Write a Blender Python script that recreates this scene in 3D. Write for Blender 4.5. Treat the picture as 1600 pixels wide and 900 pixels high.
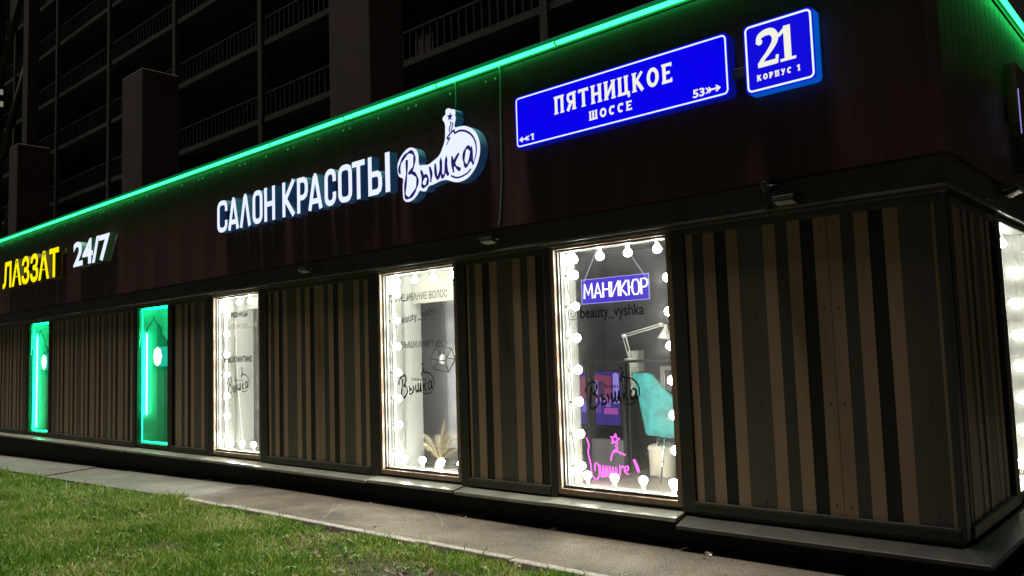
import bpy, bmesh, math, random
import numpy as np
from mathutils import Vector, Matrix
random.seed(7); rng = np.random.default_rng(7)
S = bpy.context.scene
for _o in list(bpy.data.objects): bpy.data.objects.remove(_o)
COL = S.collection

# ------------------------------------------------------------------ camera
cam = bpy.data.cameras.new('camera'); cam.sensor_width = 36; cam.lens = 1275/1600*36
cam.clip_start = .05; cam.clip_end = 1000
co = bpy.data.objects.new('camera', cam); COL.objects.link(co)
yaw, pitch, roll = -0.7284, 0.0816, -0.0326
fw = Vector((math.sin(yaw)*math.cos(pitch), math.cos(yaw)*math.cos(pitch), math.sin(pitch)))
rt = Vector((math.cos(yaw), -math.sin(yaw), 0)); up = rt.cross(fw)
c_, s_ = math.cos(roll), math.sin(roll)
rt, up = c_*rt + s_*up, -s_*rt + c_*up
M3 = Matrix((rt, up, -fw)).transposed()
co.matrix_world = Matrix.Translation((0, -5.6, 1.6)) @ M3.to_4x4()
S.camera = co

# ------------------------------------------------------------------ night sky, street light, exposure
SUN_EL, SUN_AZ = math.radians(84.5), math.radians(215)     # azimuth clockwise from +y: from behind, left of the viewer
w = bpy.data.worlds.new('World'); S.world = w; w.use_nodes = True
nt = w.node_tree
sky = nt.nodes.new('ShaderNodeTexSky'); sky.sky_type = 'NISHITA'; sky.sun_disc = False
sky.sun_elevation = SUN_EL; sky.sun_rotation = SUN_AZ
bg = nt.nodes['Background']; bg.inputs['Strength'].default_value = .0022
nt.links.new(sky.outputs['Color'], bg.inputs['Color'])
sl = bpy.data.lights.new('night_light', 'SUN'); sl.energy = 4.8; sl.angle = math.radians(14); sl.color = (1, .9, .76)
so = bpy.data.objects.new('night_light', sl); COL.objects.link(so)
d = Vector((-math.sin(SUN_AZ)*math.cos(SUN_EL), -math.cos(SUN_AZ)*math.cos(SUN_EL), -math.sin(SUN_EL)))
so.rotation_euler = d.to_track_quat('-Z', 'Y').to_euler()
S.view_settings.view_transform = 'Standard'; S.view_settings.look = 'None'
S.view_settings.exposure = 0; S.view_settings.gamma = 1
S.render.engine = 'CYCLES'
S.cycles.use_denoising = True
S.cycles.sample_clamp_indirect = 4; S.cycles.max_bounces = 8; S.cycles.transparent_max_bounces = 16
S.cycles.caustics_reflective = False; S.cycles.caustics_refractive = False

# ------------------------------------------------------------------ materials
def mat(name, col, rough=.6, metal=0, noise=None, bump=None, spec=.5, stretch=None):
    m = bpy.data.materials.new(name); m.use_nodes = True
    t = m.node_tree; b = t.nodes['Principled BSDF']
    b.inputs['Base Color'].default_value = (*col, 1); b.inputs['Roughness'].default_value = rough
    b.inputs['Metallic'].default_value = metal; b.inputs['Specular IOR Level'].default_value = spec
    if noise or bump:
        geo = t.nodes.new('ShaderNodeNewGeometry'); src = geo.outputs['Position']
        if stretch:
            mp = t.nodes.new('ShaderNodeMapping'); mp.inputs['Scale'].default_value = stretch
            t.links.new(src, mp.inputs['Vector']); src = mp.outputs['Vector']
    if noise:
        sc, amt = noise[0], noise[1]
        n = t.nodes.new('ShaderNodeTexNoise'); n.inputs['Scale'].default_value = sc; n.inputs['Detail'].default_value = 6
        n.inputs['Roughness'].default_value = .65
        t.links.new(src, n.inputs['Vector'])
        r = t.nodes.new('ShaderNodeValToRGB')
        r.color_ramp.elements[0].position = .3; r.color_ramp.elements[1].position = .7
        r.color_ramp.elements[0].color = (*[max(0, c*(1-amt)) for c in col], 1)
        r.color_ramp.elements[1].color = (*[min(1, c*(1+amt)) for c in col], 1)
        t.links.new(n.outputs['Fac'], r.inputs['Fac']); t.links.new(r.outputs['Color'], b.inputs['Base Color'])
    if bump:
        n2 = t.nodes.new('ShaderNodeTexNoise'); n2.inputs['Scale'].default_value = bump[0]; n2.inputs['Detail'].default_value = 4
        t.links.new(src, n2.inputs['Vector'])
        bp = t.nodes.new('ShaderNodeBump'); bp.inputs['Strength'].default_value = bump[1]; bp.inputs['Distance'].default_value = .01
        t.links.new(n2.outputs['Fac'], bp.inputs['Height']); t.links.new(bp.outputs['Normal'], b.inputs['Normal'])
    return m

def emit(name, col, strength):
    m = bpy.data.materials.new(name); m.use_nodes = True; t = m.node_tree
    t.nodes.remove(t.nodes['Principled BSDF'])
    e = t.nodes.new('ShaderNodeEmission'); e.inputs['Color'].default_value = (*col, 1); e.inputs['Strength'].default_value = strength
    t.links.new(e.outputs[0], t.nodes['Material Output'].inputs['Surface'])
    return m

def glass(name, tint=(.97, 1, .98), base=.006):
    m = bpy.data.materials.new(name); m.use_nodes = True; t = m.node_tree
    t.nodes.remove(t.nodes['Principled BSDF'])
    tr = t.nodes.new('ShaderNodeBsdfTransparent'); tr.inputs['Color'].default_value = (*tint, 1)
    gl = t.nodes.new('ShaderNodeBsdfGlossy'); gl.inputs['Roughness'].default_value = .02
    fr = t.nodes.new('ShaderNodeFresnel'); 
    ge = t.nodes.new('ShaderNodeNewGeometry'); mr = t.nodes.new('ShaderNodeMapRange')     # same IOR from both sides of the sheet
    mr.inputs['To Min'].default_value = 1.4; mr.inputs['To Max'].default_value = 1/1.4
    t.links.new(ge.outputs['Backfacing'], mr.inputs['Value']); t.links.new(mr.outputs[0], fr.inputs['IOR'])
    mx = t.nodes.new('ShaderNodeMixShader')
    t.links.new(fr.outputs[0], mx.inputs[0]); t.links.new(tr.outputs[0], mx.inputs[1]); t.links.new(gl.outputs[0], mx.inputs[2])
    halo = t.nodes.new('ShaderNodeBsdfTranslucent'); halo.inputs['Color'].default_value = (.9, .9, .9, 1)     # bulb halo put into the glass as a small translucent share
    m3 = t.nodes.new('ShaderNodeMixShader'); m3.inputs[0].default_value = base
    t.links.new(mx.outputs[0], m3.inputs[1]); t.links.new(halo.outputs[0], m3.inputs[2])
    t.links.new(m3.outputs[0], t.nodes['Material Output'].inputs['Surface'])
    return m

def film(name, col, alpha):
    m = bpy.data.materials.new(name); m.use_nodes = True; t = m.node_tree
    t.nodes.remove(t.nodes['Principled BSDF'])
    tr = t.nodes.new('ShaderNodeBsdfTransparent'); df = t.nodes.new('ShaderNodeBsdfTranslucent'); df.inputs['Color'].default_value = (*col, 1)
    d2 = t.nodes.new('ShaderNodeBsdfDiffuse'); d2.inputs['Color'].default_value = (*col, 1)
    ad = t.nodes.new('ShaderNodeMixShader'); t.links.new(df.outputs[0], ad.inputs[1]); t.links.new(d2.outputs[0], ad.inputs[2])
    mx = t.nodes.new('ShaderNodeMixShader'); mx.inputs[0].default_value = alpha
    t.links.new(tr.outputs[0], mx.inputs[1]); t.links.new(ad.outputs[0], mx.inputs[2])
    t.links.new(mx.outputs[0], t.nodes['Material Output'].inputs['Surface'])
    return m

def asphalt_mat():
    m = mat('asphalt', (.106, .098, .084), .85, noise=(1.7, .5), bump=(95, 1.0))
    t = m.node_tree; b = t.nodes['Principled BSDF']
    geo = [n for n in t.nodes if n.type == 'NEW_GEOMETRY'][0]
    ramp = [n for n in t.nodes if n.type == 'VALTORGB'][0]
    v = t.nodes.new('ShaderNodeTexNoise'); v.inputs['Scale'].default_value = 60; v.inputs['Detail'].default_value = 5; v.inputs['Roughness'].default_value = .8
    t.links.new(geo.outputs['Position'], v.inputs['Vector'])
    r2 = t.nodes.new('ShaderNodeValToRGB'); r2.color_ramp.elements[0].position = .32; r2.color_ramp.elements[1].position = .72
    r2.color_ramp.elements[0].color = (.3, .3, .3, 1); r2.color_ramp.elements[1].color = (2.1, 2.0, 1.85, 1)
    t.links.new(v.outputs['Fac'], r2.inputs['Fac'])
    mx = t.nodes.new('ShaderNodeMix'); mx.data_type = 'RGBA'; mx.blend_type = 'MULTIPLY'; mx.inputs[0].default_value = 1
    t.links.new(ramp.outputs[0], mx.inputs[6]); t.links.new(r2.outputs[0], mx.inputs[7]); t.links.new(mx.outputs[2], b.inputs['Base Color'])
    return m

def letter_side():      # acrylic channel sides: pale blue plastic, faintly lit from within
    m = mat('letter_return', (.06, .22, .25), .4); b = m.node_tree.nodes['Principled BSDF']
    b.inputs['Emission Color'].default_value = (.006, .016, .06, 1); b.inputs['Emission Strength'].default_value = .8
    return m
M = dict(
    asphalt=asphalt_mat(),
    slab=mat('concrete_slab', (.125, .122, .112), .8, noise=(2.2, .25), bump=(120, .25)),
    kerb=mat('kerb_concrete', (.28, .27, .25), .9, noise=(14, .4), bump=(90, .4)),
    soil=mat('soil', (.045, .042, .026), .95, noise=(5, .6), bump=(40, .6)),
    tan=mat('stripe_tan', (.35, .245, .172), .38, noise=(1.6, .22), bump=(3, .03), stretch=(1, 1, .25)),
    dark=mat('stripe_dark', (.062, .06, .057), .38, noise=(1.5, .15), bump=(3, .03), stretch=(1, 1, .25)),
    black=mat('stripe_black', (.014, .014, .015), .4, noise=(1.5, .2)),
    grey=mat('stripe_grey', (.105, .092, .082), .38, noise=(1.6, .2), bump=(3, .03), stretch=(1, 1, .25)),
    post=mat('dark_post', (.03, .027, .025), .45, noise=(4, .3)),
    trim=mat('cornice_metal', (.06, .062, .06), .4, noise=(3, .25), bump=(5, .05)),
    triml=mat('cornice_edge', (.13, .125, .11), .4, noise=(6, .3)),
    fascia=mat('fascia_metal', (.078, .036, .036), .42, noise=(1.1, .3), bump=(2.2, .12), stretch=(2.5, 1, .2)),
    fascia2=mat('fascia_corner', (.09, .045, .042), .4, noise=(1.3, .3)),
    cap=mat('parapet_cap', (.06, .07, .065), .5, noise=(3, .2)),
    plinth=mat('plinth', (.012, .012, .012), .85, noise=(4, .4), bump=(30, .3)),
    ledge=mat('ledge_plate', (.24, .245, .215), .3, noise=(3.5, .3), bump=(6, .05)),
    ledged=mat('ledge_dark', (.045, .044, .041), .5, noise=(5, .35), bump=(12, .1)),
    wood=mat('frame_wood', (.24, .165, .115), .5, noise=(6, .3), stretch=(4, 4, .6)),
    redwood=mat('frame_red', (.16, .05, .03), .5, noise=(30, .7)),
    white=mat('white_reveal', (.12, .12, .113), .5),
    wallw=mat('salon_wall', (.25, .255, .245), .7, noise=(1.5, .06)),
    wallg=mat('salon_grey', (.17, .17, .185), .6, noise=(1.5, .08)),
    panel=mat('salon_panel', (.38, .38, .43), .55, noise=(2, .05)),
    wallt=mat('manicure_wall', (.14, .135, .15), .5, noise=(2, .3)),
    floorw=mat('salon_floor', (.17, .145, .115), .4, noise=(5, .35), stretch=(1, 6, 1)),
    greenw=mat('cafe_wall', (.27, .28, .27), .6, noise=(2, .1)),
    roof=mat('roof_felt', (.03, .03, .03), .9, noise=(3, .3)),
    glass=glass('window_glass'),
    decal=mat('decal_dark', (.012, .012, .014), .5),
    decalg=film('decal_grey', (.05, .05, .05), .85),
    decall=film('decal_pale', (.35, .33, .27), .7),
    frost=film('frosted_film', (.6, .62, .6), .5),
    bulb=emit('bulb_glow', (1, .95, .84), 140),
    led=emit('led_white', (1, .95, .82), 3.0),
    socket=mat('socket', (.5, .48, .44), .4),
    wire=mat('wire', (.02, .02, .02), .5),
    neon=emit('neon_green', (.022, 1.0, .17), 5.5),
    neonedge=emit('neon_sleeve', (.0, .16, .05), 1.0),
    gtube=emit('green_tube', (.02, 1.0, .36), 80),
    gled=emit('green_led', (.006, 1.0, .33), 11),
    whitesign=emit('sign_white', (.70, .76, 1.0), 1.2),
    letret=letter_side(),
    yellow=emit('sign_yellow', (1.0, .84, .0), 1.1),
    yellret=mat('yellow_return', (.10, .08, .01), .5),
    gret=mat('return_pale', (.2, .42, .34), .5),
    blue=emit('street_blue', (.003, .001, .84), 1.0),
    bluehouse=emit('house_blue', (.006, .004, .70), 1.0),
    blueedge=emit('blue_edge', (.0, .10, .62), .8),
    bluedk=emit('blue_edge_dark', (.002, .004, .16), 1.0),
    swhite=emit('street_white', (.86, .85, .72), 1.05),
    bracket=mat('bracket', (.05, .055, .10), .5),
    black_metal=mat('black_metal', (.02, .02, .02), .4, metal=0),
    lens=mat('flood_glass', (.62, .62, .56), .25),
    chrome=mat('chrome', (.7, .7, .7), .2, metal=1),
    teal=mat('teal_velvet', (.02, .19, .2), .8, noise=(10, .42), bump=(18, .4)),
    binw=mat('bin_cream', (.62, .58, .47), .4),
    lampw=mat('lamp_white', (.65, .65, .62), .35),
    boxw=mat('box_white', (.6, .6, .57), .5, noise=(40, .35)),
    pampas=mat('pampas', (.42, .36, .26), .9),
    stem=mat('dry_stem', (.3, .24, .12), .9),
    vase=mat('vase', (.35, .30, .27), .4),
    screw=mat('screw', (.75, .8, .75), .3),
    acr=None,
    mtube=emit('violet_tube', (.80, .70, 1.0), 2.6),
    ptube=emit('pink_tube', (1.0, .10, .85), 2.2),
    ledline=emit('blue_line', (.30, .30, .75), .9),
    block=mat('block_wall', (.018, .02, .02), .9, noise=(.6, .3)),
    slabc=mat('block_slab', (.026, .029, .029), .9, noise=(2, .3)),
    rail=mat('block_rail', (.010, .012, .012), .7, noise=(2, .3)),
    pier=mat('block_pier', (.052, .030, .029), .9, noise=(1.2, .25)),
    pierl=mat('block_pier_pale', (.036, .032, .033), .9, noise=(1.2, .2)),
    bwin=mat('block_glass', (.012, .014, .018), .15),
    lamplit=emit('far_lamp', (.9, .9, .65), .22),
    leaf=mat('dead_leaf', (.20, .155, .11), .8, noise=(20, .6)),
    treeleaf=mat('tree_leaf', (.05, .08, .025), .7, noise=(4, .4)),
    valance=mat('valance_board', (.21, .21, .19), .6),
    sidew=mat('side_room_wall', (.075, .078, .085), .6),
    border=emit('border_light', (.80, .92, .80), 1.1),
    weed=mat('weed_leaf', (.11, .21, .05), .5, noise=(8, .5)),
    paper=mat('paper', (.7, .68, .62), .8),
    vent=mat('vent', (.03, .028, .03), .5),
    blind=mat('blind', (.15, .15, .145), .8, noise=(3, .05)),
)
def acrylic():
    m = bpy.data.materials.new('lit_acrylic'); m.use_nodes = True; t = m.node_tree
    t.nodes.remove(t.nodes['Principled BSDF'])
    tr = t.nodes.new('ShaderNodeBsdfTransparent'); e = t.nodes.new('ShaderNodeEmission')
    e.inputs['Color'].default_value = (.07, .035, .78, 1); e.inputs['Strength'].default_value = 1  # violet light of the letters on the plate put in as emission
    mx = t.nodes.new('ShaderNodeMixShader'); mx.inputs[0].default_value = .55
    t.links.new(tr.outputs[0], mx.inputs[1]); t.links.new(e.outputs[0], mx.inputs[2])
    t.links.new(mx.outputs[0], t.nodes['Material Output'].inputs['Surface'])
    return m
M['acr'] = acrylic()

# ------------------------------------------------------------------ builders
class MB:
    def __init__(s): s.v = []; s.f = []; s.m = []; s.sm = []
    def add(s, vs, fs, mi=0, smooth=False):
        o = len(s.v); s.v += [tuple(v) for v in vs]
        for f in fs: s.f.append([o+i for i in f]); s.m.append(mi); s.sm.append(smooth)
        return s
    def box(s, x0, x1, y0, y1, z0, z1, mi=0, mfront=None):
        vs = [(x0,y0,z0),(x1,y0,z0),(x1,y1,z0),(x0,y1,z0),(x0,y0,z1),(x1,y0,z1),(x1,y1,z1),(x0,y1,z1)]
        fs = [(0,3,2,1),(4,5,6,7),(0,1,5,4),(1,2,6,5),(2,3,7,6),(3,0,4,7)]
        return s.add(vs, fs, mi)
    def hexa(s, b, t, mi=0):      # bottom loop, top loop of 4
        return s.add(list(b)+list(t), [(3,2,1,0),(4,5,6,7),(0,1,5,4),(1,2,6,5),(2,3,7,6),(3,0,4,7)], mi)
    def tube(s, pts, r, n=8, mi=0, cap=True, closed=False):
        pts = [Vector(p) for p in pts]; N = len(pts)
        rs = r if isinstance(r, (list, tuple)) else [r]*N
        ring = []; vs = []; ref = None
        for i, p in enumerate(pts):
            a = pts[(i-1) % N] if (closed or i > 0) else p
            b = pts[(i+1) % N] if (closed or i < N-1) else p
            t = (b-a).normalized() if (b-a).length > 1e-9 else Vector((0, 0, 1))
            if ref is None: ref = Vector((0, 0, 1)) if abs(t.z) < .9 else Vector((1, 0, 0))
            u = t.cross(ref); u = u.normalized() if u.length > 1e-6 else t.orthogonal().normalized()
            v_ = t.cross(u); ref = u.cross(t) if u.cross(t).length > 1e-6 else ref
            for k in range(n):
                an = 2*math.pi*k/n
                vs.append(p + (u*math.cos(an)+v_*math.sin(an))*rs[i])
        fs = []
        for i in range(N if closed else N-1):
            j = (i+1) % N
            for k in range(n):
                fs.append((i*n+k, i*n+(k+1) % n, j*n+(k+1) % n, j*n+k))
        s.add(vs, fs, mi, True)
        if cap and not closed:
            o = len(s.v)-len(vs)
            s.f.append([o+k for k in range(n)][::-1]); s.m.append(mi); s.sm.append(False)
            s.f.append([o+(N-1)*n+k for k in range(n)]); s.m.append(mi); s.sm.append(False)
        return s
    def lathe(s, prof, n=16, mi=0, mtx=None):
        vs = []
        for r, z in prof:
            for k in range(n):
                a = 2*math.pi*k/n; vs.append(Vector((r*math.cos(a), r*math.sin(a), z)))
        if mtx is not None: vs = [mtx @ v for v in vs]
        fs = [(i*n+k, i*n+(k+1) % n, (i+1)*n+(k+1) % n, (i+1)*n+k) for i in range(len(prof)-1) for k in range(n)]
        return s.add(vs, fs, mi, True)
    def ribbon(s, pts, w, y, depth, mi=0, closed=False, mside=None, front=True, back=False):
        """stroke of width w in the xz plane, front at y, going back by depth"""
        P = [Vector((p[0], p[1])) for p in pts]; n = len(P); L = []; R = []
        ws = w if isinstance(w, (list, tuple)) else [w]*n
        for i in range(n):
            a = P[(i-1) % n] if (closed or i) else None
            b = P[(i+1) % n] if (closed or i < n-1) else None
            d1 = (P[i]-a).normalized() if a is not None and (P[i]-a).length > 1e-9 else None
            d2 = (b-P[i]).normalized() if b is not None and (b-P[i]).length > 1e-9 else None
            d1 = d1 or d2; d2 = d2 or d1
            n1 = Vector((-d1.y, d1.x)); n2 = Vector((-d2.y, d2.x)); m = n1+n2
            m = m.normalized() if m.length > 1e-4 else n1
            k = min(1/max(m.dot(n1), .3), 2.2)*ws[i]/2
            L.append(P[i]+m*k); R.append(P[i]-m*k)
        vs = [(q.x, y, q.y) for q in L]+[(q.x, y, q.y) for q in R]
        vs += [(q.x, y+depth, q.y) for q in L]+[(q.x, y+depth, q.y) for q in R]
        seg = [(i, (i+1) % n) for i in range(n if closed else n-1)]
        if front: s.add(vs, [(i, n+i, n+j, j) for i, j in seg], mi)
        if depth > 0:
            ms = mi if mside is None else mside
            fs = [(i, j, 2*n+j, 2*n+i) for i, j in seg]+[(n+j, n+i, 3*n+i, 3*n+j) for i, j in seg]
            if not closed: fs += [(0, 2*n, 3*n, n), (n-1, 2*n-1, 4*n-1, 3*n-1)]
            if back: fs += [(2*n+j, 3*n+j, 3*n+i, 2*n+i) for i, j in seg]
            s.add(vs, fs, ms)
        return s
    def poly(s, pts, y, depth, mi=0, mside=0, front=True, sides=True, back=False):
        n = len(pts); area = sum(pts[i][0]*pts[(i+1) % n][1]-pts[(i+1) % n][0]*pts[i][1] for i in range(n))
        if area < 0: pts = pts[::-1]
        vs = [(p[0], y, p[1]) for p in pts]+[(p[0], y+depth, p[1]) for p in pts]
        if front: s.add(vs, [list(range(n))], mi)
        if sides: s.add(vs, [((i+1) % n, i, n+i, n+(i+1) % n) for i in range(n)], mside)
        if back: s.add(vs, [list(range(2*n-1, n-1, -1))], mside)
        return s
    def obj(s, name, mats, parent=None, loc=None, bevel=0):
        me = bpy.data.meshes.new(name); me.from_pydata(s.v, [], s.f); me.update()
        for m_ in (mats if isinstance(mats, (list, tuple)) else [mats]): me.materials.append(m_)
        me.polygons.foreach_set('material_index', s.m); me.polygons.foreach_set('use_smooth', s.sm)
        o = bpy.data.objects.new(name, me); COL.objects.link(o)
        if parent: o.parent = parent
        if loc: o.location = loc
        if bevel:
            b = o.modifiers.new('bevel', 'BEVEL'); b.width = bevel; b.segments = 2; b.limit_method = 'ANGLE'
        return o

def tag(o, label=None, cat=None, group=None, kind=None):
    if label: o['label'] = label
    if cat: o['category'] = cat
    if group: o['group'] = group
    if kind: o['kind'] = kind
    return o
def empty(name, loc, label, cat, group=None):
    o = bpy.data.objects.new(name, None); COL.objects.link(o); o.location = loc; o.empty_display_size = .1
    return tag(o, label, cat, group)
def keep(o, parent):          # parent a mesh built in world coordinates under an empty that stands somewhere else
    o.parent = parent; o.matrix_parent_inverse = Matrix.Translation(-Vector(world_loc(parent))); return o
def world_loc(o):
    v = Vector(o.location)
    while o.parent: o = o.parent; v += Vector(o.location)
    return v
def spline(pts, k=5, closed=False):
    P = [Vector(p) for p in pts]; n = len(P); out = []
    for i in range(n if closed else n-1):
        p0 = P[(i-1) % n] if (closed or i) else P[0]; p1 = P[i]; p2 = P[(i+1) % n]
        p3 = P[(i+2) % n] if (closed or i < n-2) else P[-1]
        for j in range(k):
            t = j/k
            out.append(tuple(.5*((2*p1)+(p2-p0)*t+(2*p0-5*p1+4*p2-p3)*t*t+(3*p1-p0-3*p2+p3)*t**3)))
    if not closed: out.append(tuple(P[-1]))
    return out
def text(body, x0, x1, z0, z1, y, m, name='lettering', parent=None, bold=0, depth=0, side=None, rot=0, spacing=1):
    """built-in font fitted to the box x0..x1, z0..z1 in the plane y, facing -y"""
    cu = bpy.data.curves.new('tmp', 'FONT'); cu.body = body; cu.offset = bold; cu.resolution_u = 4; cu.space_character = spacing
    o = bpy.data.objects.new('tmp', cu); COL.objects.link(o)
    bpy.context.view_layer.update()
    me = bpy.data.meshes.new_from_object(o.evaluated_get(bpy.context.evaluated_depsgraph_get()))
    bpy.data.objects.remove(o); bpy.data.curves.remove(cu)
    V = np.array([v.co[:] for v in me.vertices]); F = [list(p.vertices) for p in me.polygons]
    bpy.data.meshes.remove(me)
    lo, hi = V.min(0), V.max(0)
    X = (V[:, 0]-lo[0])/(hi[0]-lo[0])*(x1-x0); Z = (V[:, 1]-lo[1])/(hi[1]-lo[1])*(z1-z0)
    ca, sa = math.cos(rot), math.sin(rot)
    X, Z = x0+X*ca-Z*sa, z0+X*sa+Z*ca
    vs = [(a, y, b) for a, b in zip(X, Z)]
    mb = MB(); mb.add(vs, F)
    if depth:
        cnt = {}
        for f in F:
            for i in range(len(f)):
                e = (f[i], f[(i+1) % len(f)]); cnt[e] = 1
        n = len(vs); mb.v += [(a, y+depth, b) for a, _, b in vs]
        for a, b in cnt:
            if (b, a) not in cnt: mb.f.append([b, a, n+a, n+b]); mb.m.append(1); mb.sm.append(False)
    return mb if name is None else mb.obj(name, [m] + ([side] if side else []), parent)
def islands_of(mb):
    """split a text mesh into its letters (left to right), each with front faces and side faces"""
    par = list(range(len(mb.v)))
    def fnd(a):
        while par[a] != a: par[a] = par[par[a]]; a = par[a]
        return a
    for f in mb.f:
        for i in f[1:]: par[fnd(f[0])] = fnd(i)
    g = {}
    for f, mi in zip(mb.f, mb.m): g.setdefault(fnd(f[0]), []).append((f, mi))
    out = []
    for fs in g.values():
        ids = sorted({i for f, _ in fs for i in f}); mp = {a: k for k, a in enumerate(ids)}
        A, B = MB(), MB(); vs = [mb.v[i] for i in ids]
        A.add(vs, [[mp[i] for i in f] for f, mi in fs if mi == 0]); B.add(vs, [[mp[i] for i in f] for f, mi in fs if mi == 1])
        out.append((min(v[0] for v in vs), A, B))
    return [(a, b) for _, a, b in sorted(out, key=lambda q: q[0])]

# ================================================================== SETTING
X_C = -1.36                       # corner of the shop
def gz(x): return .1 + min(0, (x+9)*.019)
# ground sheet
mb = MB()
xs = [-400, -120, -60, -40, -30, -25] + list(np.arange(-22, 6.1, 1)) + [12, 40, 120, 400]
ys = [-300, -80, -30, -12, -8, -6, -5, -4, -3, -2, -1.2, 0, 4, 12, 40, 120, 400]
vs = [(x, y, gz(max(x, -40))-.03 + (0 if y > -1.3 else .0)) for y in ys for x in xs]
n = len(xs)
mb.add(vs, [(j*n+i, j*n+i+1, (j+1)*n+i+1, (j+1)*n+i) for j in range(len(ys)-1) for i in range(n-1)], 0, True)
tag(mb.obj('ground', M['soil']), 'dark earth under the grass, reaching out to the horizon', 'ground', kind='structure')

# path: asphalt to the right of the seam, smoother concrete slabs to the left
def strip(x0l, x0b, x1l, x1b, dz):     # lawn side y=-1.1, building side y=.2
    mb = MB(); N = 14
    vs = []
    for i in range(N+1):
        t = i/N
        for yy, xa, xb in ((-1.06, x0l, x1l), (.2, x0b, x1b)):
            x = xa+(xb-xa)*t; vs.append((x, yy, gz(x)+dz))
    mb.add(vs, [(2*i, 2*i+2, 2*i+3, 2*i+1) for i in range(N)])
    return mb
mb = strip(-9.08, -9.5, 5, 5, 0)
tag(mb.obj('asphalt_path', M['asphalt']), 'grey brown asphalt path along the foot of the shop', 'path', kind='structure')
mb = strip(-13.62, -14.15, -9.10, -9.52, -.012)
mb2 = strip(-40, -40, -13.65, -14.18, -.002)
o = len(mb.v); mb.v += mb2.v; mb.f += [[a+o for a in f] for f in mb2.f]; mb.m += mb2.m; mb.sm += mb2.sm
tag(mb.obj('concrete_path', M['slab']), 'smooth pale concrete slabs of the path in front of the green windows', 'path', kind='structure')
# a few pale cracks in the asphalt
mb = MB()
for a, b in (((-5.45, -.5), (-6.1, .0)), ((-6.69, -.92), (-7.25, -.25)), ((-6.05, -.98), (-5.85, -.5))):
    pts = []
    for i in range(9):
        t = i/8; pts.append((a[0]+(b[0]-a[0])*t+random.uniform(-.02, .02), a[1]+(b[1]-a[1])*t+random.uniform(-.02, .02)))
    for i in range(8):
        wd = random.uniform(.003, .007); p, q = pts[i], pts[i+1]
        mb.add([(p[0]-wd, p[1], .104), (p[0]+wd, p[1], .104), (q[0]+wd, q[1], .104), (q[0]-wd, q[1], .104)], [(0, 1, 2, 3)])
tag(mb.obj('path_cracks', M['kerb']), 'pale dusty cracks running across the asphalt path', 'path', kind='structure')
# kerb
mb = MB()
x = -9.1; i = 0
while x < 5:
    L = 1.0; dz = random.uniform(-.012, .01); dy = random.uniform(-.012, .012)
    if i == 0: dz = -.02
    mb.box(x+.004, min(x+L, 5)-.004, -1.14+dy, -1.062+dy*.3, gz(x)-.14, gz(x)+.03+dz); x += L; i += 1
o = mb.obj('kerb', M['kerb'], bevel=.008)
tag(o, 'narrow pale concrete kerb between lawn and asphalt path', 'kerb', kind='structure')

# grass: one mass of blades
def bare(x, y):     # bare earthy patch near the kerb in the middle distance
    return np.minimum(1, np.exp(-(((x+4.6)/1.3)**2+((y+1.75)/.42)**2))+.7*np.exp(-(((x+6.9)/.5)**2+((y+2.3)/.22)**2))+.6*np.exp(-(((x+9.2)/.8)**2+((y+1.9)/.18)**2))+.55*np.exp(-(((x+5.4)/.35)**2+((y+2.9)/.2)**2)))
def make_grass(N, x0, x1, y0, y1, hmul=1.0):
    X = rng.uniform(x0, x1, N); Y = rng.uniform(y0, y1, N)
    # clumps
    kx = np.sin(X*3.1+np.cos(Y*2.3)*1.7)+np.sin(Y*4.3+X*1.3)+.7*np.sin(X*9.1-Y*7.7)
    keep_ = rng.random(N) < np.clip(.72+.16*kx, .2, 1)*(1-.85*bare(X, Y))
    keep_ &= Y < -1.18+.05*np.sin(X*5.3)+.04*np.sin(X*13.7+1)+.05*rng.random(len(X))**3
    X, Y, kx = X[keep_], Y[keep_], kx[keep_]; N = len(X)
    h = (.028+.05*rng.random(N)**1.6+.008*kx)*hmul*(1-.55*bare(X, Y)); h = np.where(rng.random(N) < .035, h*1.9, h); h = np.clip(h, .012, .17)
    wd = rng.uniform(.0016, .0036, N)*1.45
    a = rng.uniform(0, 2*np.pi, N); bend = rng.uniform(.15, 1.0, N)*h; ba = rng.uniform(0, 2*np.pi, N)
    Z = np.array([gz(v) for v in X])-.032
    dx, dy = np.cos(a)*wd, np.sin(a)*wd; bx, by = np.cos(ba)*bend, np.sin(ba)*bend
    V = np.stack([np.stack([X-dx, Y-dy, Z], 1), np.stack([X+dx, Y+dy, Z], 1),
                  np.stack([X+dx*.8+bx*.35, Y+dy*.8+by*.35, Z+h*.6], 1), np.stack([X-dx*.8+bx*.35, Y-dy*.8+by*.35, Z+h*.6], 1),
                  np.stack([X+bx, Y+by, Z+h*.92], 1)], 1).reshape(-1, 3)
    return V, N
parts = [make_grass(150000, -9.5, -2.6, -2.6, -1.03), make_grass(95000, -10, -3.0, -3.9, -2.6, 1.1),
         make_grass(90000, -18, -9.0, -3.6, -1.02, 1.25), make_grass(16000, -40, -18, -4, -1.0, 1.5)]
V = np.concatenate([p[0] for p in parts]); N = len(V)//5
me = bpy.data.meshes.new('grass'); me.vertices.add(len(V)); me.vertices.foreach_set('co', V.ravel())
base = (np.arange(N)*5)[:, None]
idx = np.concatenate([base+np.array([0, 1, 2, 3]), base+np.array([3, 2, 4])], 1).ravel()
me.loops.add(len(idx)); me.loops.foreach_set('vertex_index', idx.astype(np.int32))
ls = (np.arange(N)*7)[:, None]+np.array([0, 4]); lt = np.tile([4, 3], N)
me.polygons.add(2*N); me.polygons.foreach_set('loop_start', ls.ravel().astype(np.int32)); me.polygons.foreach_set('loop_total', lt.astype(np.int32))
me.update(calc_edges=True); me.validate()
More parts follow.
